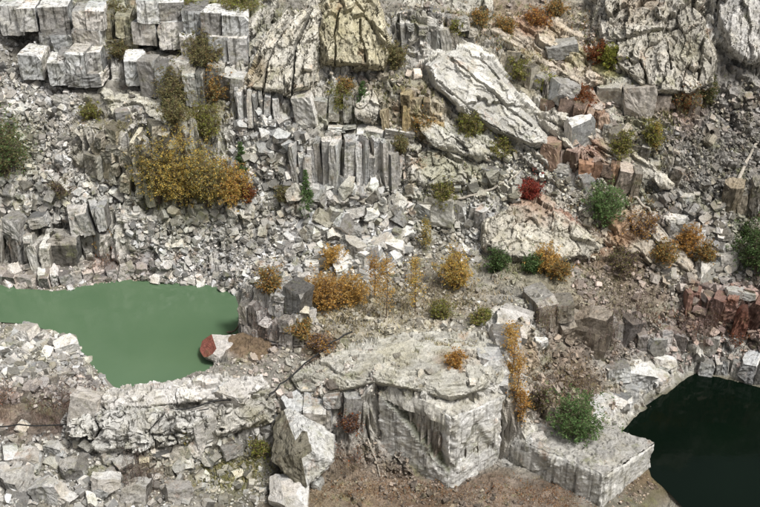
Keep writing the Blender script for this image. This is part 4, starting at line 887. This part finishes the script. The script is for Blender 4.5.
def shrub(px, py, hpx, wpx, pal, label, cat='shrub', kind='bush', dens=1.0, name=None):
    p = hit(px, py)[0]; sc = np.linalg.norm(p - CAM) / FPX; H, Wd = hpx * sc * 1.22 + .3, wpx * sc * .56; r = np.random.default_rng(int(px * 31 + py * 17)); stems = []
    if kind == 'conifer':
        stems.append(tube([(0, 0, -.3), (0, 0, H * .5), (.02, 0, H)], [.09, .05, .015])); C = []
        tiers = max(6, int(H / .28))
        for k in range(tiers):
            f = k / tiers; z = H * (.06 + .92 * f); rad = Wd * (1 - f) ** .85 + .05; nb = int(5 + 6 * (1 - f))
            for b in range(nb):
                a = r.uniform(0, 6.283); L_ = rad * r.uniform(.7, 1.15); tt = r.uniform(.1, 1, int(22 * dens) + 2) ** .7
                C.append(np.stack([np.cos(a) * L_ * tt, np.sin(a) * L_ * tt, z - .25 * L_ * tt + 0 * tt], -1) + r.normal(size=(len(tt), 3)) * .06)
        C = np.concatenate(C); size = .085
    elif kind == 'sapling':
        top = np.array([r.normal() * .15, r.normal() * .15, H]); stems.append(tube([(0, 0, -.3), top * .5 + (r.normal() * .1, 0, 0), top], [.07, .045, .012])); C = []
        for k in range(int(30 * dens)):
            f = r.uniform(.12, 1); a = r.uniform(0, 6.283); L_ = Wd * (1.25 - .85 * f) * r.uniform(.4, 1.7); b0 = top * f; b1 = b0 + np.array([math.cos(a) * L_, math.sin(a) * L_, L_ * .7])
            stems.append(tube([b0, b1], [.02, .006], 4)); n = int(r.integers(12, 50) * dens)
            C.append(b0 + (b1 - b0) * r.uniform(.25, 1.1, (n, 1)) + r.normal(size=(n, 3)) * (.22, .22, .28))
        C = np.concatenate(C); size = .095
    elif kind == 'brush':
        C = []
        for k in range(int(40 * dens)):
            a = r.uniform(0, 6.283); b0 = np.array([math.cos(a), math.sin(a), 0]) * Wd * math.sqrt(r.random()) * .8; b1 = b0 + np.array([r.normal() * .35, r.normal() * .35, H * r.uniform(.5, 1.1)])
            m_ = (b0 + b1) / 2 + r.normal(size=3) * .12; stems.append(tube([b0 - (0, 0, .3), m_, b1], [.022, .016, .005], 3))
            for q_ in range(2): b2 = m_ + (b1 - m_) * r.uniform(0, .6); stems.append(tube([b2, b2 + r.normal(size=3) * (.3, .3, .2) + (0, 0, .3)], [.012, .004], 3))
            C.append(m_ + (b1 - m_) * r.uniform(0, 1.1, (9, 1)) + r.normal(size=(9, 3)) * .16)
        C = np.concatenate(C); size = .085
    else:
        C = []; nb = int(9 + 7 * Wd + 2 * H)
        for k in range(nb):
            a = r.uniform(0, 6.283); sp = math.sqrt(r.random()); ln = r.uniform(.55, 1.12); tip = np.array([math.cos(a) * Wd * sp * r.uniform(.8, 1.15), math.sin(a) * Wd * sp, H * ln * (1 - .42 * sp * sp)])
            b0 = np.array([math.cos(a), math.sin(a), 0]) * Wd * .25 * sp; md = b0 + (tip - b0) * .5 + np.array([0, 0, .12 * H]) + r.normal(size=3) * .1
            stems.append(tube([b0 - (0, 0, .3), md, tip], [.035, .024, .007], 4))
            for q_ in range(int(4 + 2.2 * H)):
                f = r.uniform(.2, 1.0); st = (b0 * (1 - f) ** 2 + 2 * f * (1 - f) * md + tip * f * f); tw = st + r.normal(size=3) * (.34, .34, .26) * (.5 + .25 * H)
                stems.append(tube([st, tw], [.011, .004], 3)); n = int(r.integers(3, 16) * dens)
                C.append(tw + r.normal(size=(n, 3)) * .12); C.append(st + (tw - st) * r.uniform(.3, 1, (4, 1)) + r.normal(size=(4, 3)) * .07)
        C = np.concatenate(C); size = .10
    C[:, 2] = np.maximum(C[:, 2], .02); nm = name or {'conifer': 'conifer', 'sapling': 'sapling', 'brush': 'dead_brush'}.get(kind, 'shrub')
    o = empty(nm, p); v, f, t = leaves(C, np.full(len(C), size), pal, r); link('crown', mesh('crown', v, f, M_leaf, t), o); v, f = join(stems); link('stems' if kind != 'conifer' and kind != 'sapling' else 'trunk', mesh('stems', v, f, M_bark), o)
    return tag(o, label, cat)
for a in [
 (160,200,54,36,YL+OL,'olive yellow bush growing against the tan bench face'),
 (184,202,62,42,YL,'largest bright yellow bush beside the tan bench face'),
 (208,204,48,36,YL+OL,'yellow olive bush right of the largest yellow bush'),
 (234,204,34,32,OR+YL,'orange bush at the right end of the yellow thicket'),
 (248,200,16,12,RO,'small russet bush at the edge of the yellow thicket'),
 (205,138,32,26,OL+YG,'olive green bush above the yellow thicket'),
 (176,128,26,20,OL,'thin olive bush on the edge of the tan bench'),
 (203,66,28,34,OL,'rounded olive brown bush on the white cut ledge'),
 (176,108,34,30,OL,'brown olive bush in the corner below the white cut'),
 (216,100,28,24,OR+OL,'orange and olive bush on the grey overgrown ledge'),
 (168,86,16,14,OR,'small orange bush on the grey overgrown ledge'),
 (188,22,24,26,YG+OL,'yellow olive bush on the rim above the white cut'),
 (240,12,16,44,OL+YG,'long low olive bush on the rim above the white cut'),
 (118,20,14,30,OL,'low olive scrub patch on the stepped cut'),
 (340,113,24,17,OL+YG,'olive yellow bush left of the small green conifer'),
 (443,212,28,16,OL+YG,'narrow olive green bush on the low grey ledge'),
 (530,199,18,22,RD,'bright red bush above the rounded outcrop'),
 (604,222,34,32,LG,'light green bush right of the rounded outcrop'),
 (546,272,24,20,GO,'golden bush at the foot of the rounded outcrop'),
 (497,272,22,16,GN+DG,'dark green bush at the left foot of the rounded outcrop'),
 (532,272,18,14,GN,'small green bush beside the golden bush'),
 (456,286,32,30,GO+YL,'broad golden bush at the back of the terrace'),
 (326,308,36,38,GO+OR,'broad orange shrub on the terrace beside two white boulders'),
 (352,304,26,24,GO,'golden shrub between the broad orange shrub and the tall sapling'),
 (332,266,18,16,GO,'small orange shrub in the scree above the broad orange shrub'),
 (270,294,24,18,OL+OR,'olive brown shrub on the pond bank'),
 (106,252,22,11,GO,'small orange shrub in front of the black ledge gap'),
 (687,254,24,20,OR,'orange bush under the large smooth round boulder'),
 (757,272,46,34,DG+GN,'dark green bush below the brown stained ledge'),
 (6,178,54,34,OL+GN,'tall olive green bush in the rubble fan'),
 (575,436,42,48,GN+LG,'bright green bush behind the low sawn block'),
 (683,110,26,22,RO+OL,'red and olive bush at the foot of the streaked cliff'),
 (703,106,24,18,OL+DG,'dark olive bush at the foot of the streaked cliff'),
 (611,68,18,18,YG,'yellow green bush below the rusty slabs'),
 (597,62,18,16,RO,'rust red bush beside the yellow green bush'),
 (650,146,20,16,YG+OL,'yellow olive bush beside the dark grey scree'),
 (536,28,16,26,RO+OR,'orange red low bush below the quarry rim'),
 (556,16,14,18,OR+OL,'orange brown low bush on the quarry rim'),
 (424,132,20,20,OL+OR,'ochre brown bush on the stained rock face'),
 (470,140,24,24,OL+YG,'olive scrub bush under the second grey slab'),
 (186,440,20,12,YG+YL,'yellow mossy bush on the face of the pond ridge'),
 (540,408,24,20,BR+OL,'grey brown bush on the brown slope'),
 (320,352,16,22,OR+BR,'rusty low bush at the head of the diagonal cable'),
 (455,366,12,18,OR,'small orange bush on the terrace rock'),
 (582,108,16,22,RO,'rust red bush on the rust brown ledge'),
 (640,238,22,30,OR+BR,'orange brown scrub bush below the light green bush'),
 (620,160,24,14,OL+YG,'pale olive bush on the long slanting ledge'),
 (520,78,16,22,YG+OL,'yellow olive low bush above the huge pale slab'),
 (395,68,20,18,OL,'olive bush at the foot of the fan-shaped cliff'),
 (480,26,14,20,OL+OR,'ochre low bush on the dark streaked cliff'),(455,36,12,18,YG+OL,'yellow olive low bush on the dark grey cracked ledge'),(505,34,14,18,OR+OL,'orange olive bush on the rusty slabs'),(548,92,12,16,YG,'yellow green tuft at the top of the rust ledge'),
 (664,262,18,20,OR+OL,'orange olive bush on the broken brown sheets'),(500,158,18,22,OL+YG,'olive bush at the toe of the second grey slab'),(400,152,16,14,OL,'olive bush at the right end of the capping slabs'),(345,92,12,16,OL+OR,'ochre tuft below the fan-shaped cliff'),
 (150,88,16,16,OL+BR,'dull brown bush beside the dark cave'),(120,58,16,20,OL,'olive brown bush in the mossy recess between the cuts'),(92,118,12,18,OL+YG,'low olive bush on the flat bench top'),(62,196,14,18,OL+BR,'brown olive bush above the undercut ledge'),
 (285,200,12,16,OL,'small olive bush beside the slender conifer'),(560,278,16,18,OL+OR,'olive bush right of the golden bush'),(622,270,18,24,BR+OL,'brown olive bush on the slope under the light green bush'),(705,262,16,16,OL+OR,'olive orange bush beside the white slab'),(735,345,14,18,BR+RO,'russet low bush between the ledges behind the pool'),
 (300,335,14,20,OR+OL,'rusty olive bush beside the purple grey brush'),(440,318,14,24,OL+YG,'olive green tuft on the scrubby terrace'),(480,322,12,20,YG+OL,'yellow green tuft on the scrubby terrace near the pale shelf'),(260,455,12,20,OL+YG,'olive tuft between the ridge shoulder and the huge boulder'),(350,430,14,20,RO+BR,'russet bush at the foot of the broken ledge'),
 (160,305,1,1,OL,'') ,
 ]:
    if a[5]: shrub(*a)
for a in [(363,114,28,20,GN,'small green conifer on the ledge above the pillars'),(307,212,38,17,GN+LG,'slender green conifer standing in the rubble left of the pillars'),(242,170,24,14,GN,'little green conifer right of the yellow thicket'),(744,238,14,10,DG,'little dark conifer beside the brown stained ledge')]:
    shrub(*a, cat='tree', kind='conifer')
for a in [(386,318,58,16,GO,'tallest golden sapling on the terrace'),(374,300,40,14,GO+OR,'golden sapling close beside the tallest one'),(415,312,50,12,GO+YL,'slim yellow sapling right of the tallest one'),(512,376,34,16,OR+GO,'orange sapling on the terrace edge'),
          (516,402,40,16,OR+GO,'orange sapling beside the great cut block'),(508,352,26,14,GO,'small golden sapling on the terrace edge'),(522,420,26,12,OR,'small orange sapling behind the low sawn block'),(655,150,22,8,YL,'thin yellow sapling by the dark grey scree'),(425,250,24,8,YL+OL,'thin yellow sapling in the rubble below the pillars')]:
    shrub(*a, cat='tree', kind='sapling')
for a in [(50,420,34,50,BR,'big purple brown dead brush in the near rubble'),(5,412,26,30,BR+RO,'russet dead brush at the end of the near rubble'),(270,336,30,54,BR,'purple grey dead brush on the pond bank'),(140,488,30,34,BR,'purple brown brush in front of the pond ridge'),
          (600,344,32,44,BR,'purple brown brush right of the dark pointed rock'),(635,318,28,40,BR,'grey brown brush on the slope behind the pool'),(350,470,24,40,BR+RO,'brown brush beside the huge boulder'),(430,285,24,60,BR+OL,'wide grey brown brush at the back of the terrace'),
          (110,272,16,26,BR+RO,'reddish brush on the far shore of the green pond'),(700,338,24,44,BR,'grey brush above the far edge of the dark pool'),(545,330,22,24,BR+OL,'brown brush hanging by the dark pointed rock'),(580,395,20,40,BR+OL,'low brown brush on the slope above the green bush')]:
    shrub(*a, cat='brush', kind='brush')

# dry grass, leaf litter and low scrub that nobody could count
GR = [ # px, py, spread px x, y, count, palette, blade height
 (235,470,26,16,1500,[(.26,.25,.11),(.22,.22,.09),(.33,.28,.14)],.35),(400,300,90,22,2600,[(.36,.30,.19),(.30,.24,.15),(.25,.22,.13)],.4),(340,320,60,20,1200,[(.36,.30,.19),(.30,.26,.15)],.35),(420,350,70,18,900,[(.36,.31,.20),(.32,.30,.17)],.25),
 (180,180,50,25,1600,[(.28,.27,.10),(.33,.28,.10),(.22,.23,.09)],.45),(250,205,60,8,900,[(.33,.31,.22),(.28,.27,.18)],.3),(200,100,40,20,1000,[(.27,.25,.12),(.24,.2,.1)],.4),(215,15,60,12,900,[(.26,.27,.11),(.3,.28,.12)],.4),
 (450,190,40,30,1200,[(.30,.30,.17),(.26,.27,.14)],.35),(560,380,45,22,1400,[(.24,.17,.10),(.29,.22,.13),(.19,.14,.10)],.3),(620,290,60,30,1800,[(.29,.25,.16),(.24,.20,.14)],.3),(620,210,50,25,1300,[(.27,.28,.15),(.32,.22,.12)],.35),
 (560,50,60,30,1500,[(.33,.26,.14),(.30,.30,.14),(.34,.2,.1)],.35),(400,100,35,30,1000,[(.30,.28,.16),(.26,.24,.12)],.35),(660,120,30,30,700,[(.31,.30,.15),(.27,.24,.14)],.35),(10,150,22,30,700,[(.22,.23,.11),(.26,.25,.14)],.4),
 (400,490,110,14,3200,[(.28,.13,.06),(.22,.12,.07),(.34,.20,.09),(.16,.10,.07),(.42,.33,.2)],.10),(550,495,60,14,1600,[(.28,.13,.06),(.22,.12,.07),(.34,.20,.09)],.10),(60,400,40,12,800,[(.20,.13,.11),(.25,.18,.13)],.35),(740,250,22,20,600,[(.16,.19,.08),(.22,.21,.1)],.4),
 (340,105,30,14,600,[(.26,.28,.14),(.3,.28,.14)],.35),(480,20,70,18,1200,[(.33,.28,.18),(.29,.28,.14)],.35),(120,140,35,25,900,[(.30,.28,.17),(.33,.29,.17)],.3),(530,265,50,10,900,[(.30,.27,.17),(.26,.26,.14)],.35),(700,320,50,14,900,[(.26,.14,.09),(.24,.18,.14)],.3)]
GV, GF, GT = [], [], []; k = 0
for gi, (px, py, sx, sy, n, pal, bh) in enumerate(GR):
    r = np.random.default_rng(900 + gi); n = int(n * 1.7); nc = n // 7; c = np.stack([px + r.normal(size=nc) * sx * .55, py + r.normal(size=nc) * sy * .55], -1); p = hit(c[:, 0], c[:, 1]); p = p[~in_any_water(p)]
    p = np.repeat(p, 7, 0) + r.normal(size=(len(p) * 7, 3)) * (.16, .16, 0); p[:, 2] = zt(p[:, 0], p[:, 1]); m_ = len(p); d = r.normal(size=(m_, 3)) * (.55, .55, .15) + (0, 0, 1); hgt = bh * r.uniform(.4, 1.5, m_)
    d = d * hgt[:, None]; s = r.normal(size=(m_, 3)) * (1, 1, .1); s = s / np.linalg.norm(s, axis=1)[:, None] * .06 * r.uniform(.6, 1.5, (m_, 1))
    GV.append(np.stack([p - s - (0, 0, .05), p + s - (0, 0, .05), p + d], 1).reshape(-1, 3)); GF.append(np.arange(3 * m_).reshape(m_, 3) + k); k += 3 * m_
    kk = np.array(pal)[r.integers(len(pal), size=m_)] * r.uniform(.7, 1.3, m_)[:, None]; GT.append(np.repeat(np.c_[kk, np.ones(m_)], 3, 0))
tag(link('dry_grass', mesh('dry_grass', np.concatenate(GV), np.concatenate(GF), M_scrub, np.concatenate(GT))), 'dry tan grass and fallen leaves scattered over the ledges', 'grass', kind='stuff')

# ---------------------------------------------------------------- logs and cables
def line(name, label, pts, rad, mat, cat, lift=.25, seg=10):
    p2 = []
    for a, b in zip(pts[:-1], pts[1:]):
        for i in range(seg): p2.append((a[0] + (b[0] - a[0]) * i / seg, a[1] + (b[1] - a[1]) * i / seg))
    p2.append(pts[-1]); p2 = np.array(p2); p = hit(p2[:, 0], p2[:, 1])
    for _ in range(14): p[1:-1] = p[1:-1] * .5 + (p[:-2] + p[2:]) * .25
    p[:, 2] = np.maximum(p[:, 2], zt(p[:, 0], p[:, 1])) + lift
    for _ in range(4): p[1:-1, 2] = np.maximum(p[1:-1, 2], .5 * p[1:-1, 2] + .25 * (p[:-2, 2] + p[2:, 2]))
    org = p[0].copy(); v, f = tube(p - org, np.full(len(p), rad) if np.isscalar(rad) else np.linspace(rad[0], rad[1], len(p)), 6)
    return tag(link(name, mesh(name, v, f, mat, smooth=True), loc=org), label, cat)
line('steel_cable', 'long dark cable stretched over the near rubble', [(-6,439),(50,438),(110,434),(180,424),(250,410)], .07, M_cable, 'cable', 1.5)
line('steel_cable', 'second dark cable running above the long one', [(90,448),(150,432),(210,420)], .05, M_cable, 'cable', 1.4)
line('steel_cable', 'dark cable climbing diagonally over the terrace', [(266,408),(290,384),(320,358),(352,338)], .08, M_cable, 'cable', .8)
line('fallen_log', 'curved bleached log lying in the rubble beside the red bush', [(412,216),(445,206),(480,196),(508,186),(521,172)], (.2, .1), M_log, 'log', .3)
line('fallen_log', 'bleached log pointing down toward the large round boulder', [(628,196),(648,214),(668,240)], (.18, .1), M_log, 'log', .35)
line('fallen_log', 'thin bleached log lying at the foot of the terrace block', [(366,442),(376,460),(380,478)], (.09, .05), M_log, 'log', .2)
line('fallen_log', 'weathered log on the pond bank reaching to the red-topped block', [(214,337),(245,336),(276,336)], (.12, .08), M_bark, 'log', .5)
line('fallen_log', 'pale log leaning on the slope right of the dark grey scree', [(738,182),(748,160),(760,140)], (.25, .12), M_log, 'log', .3)
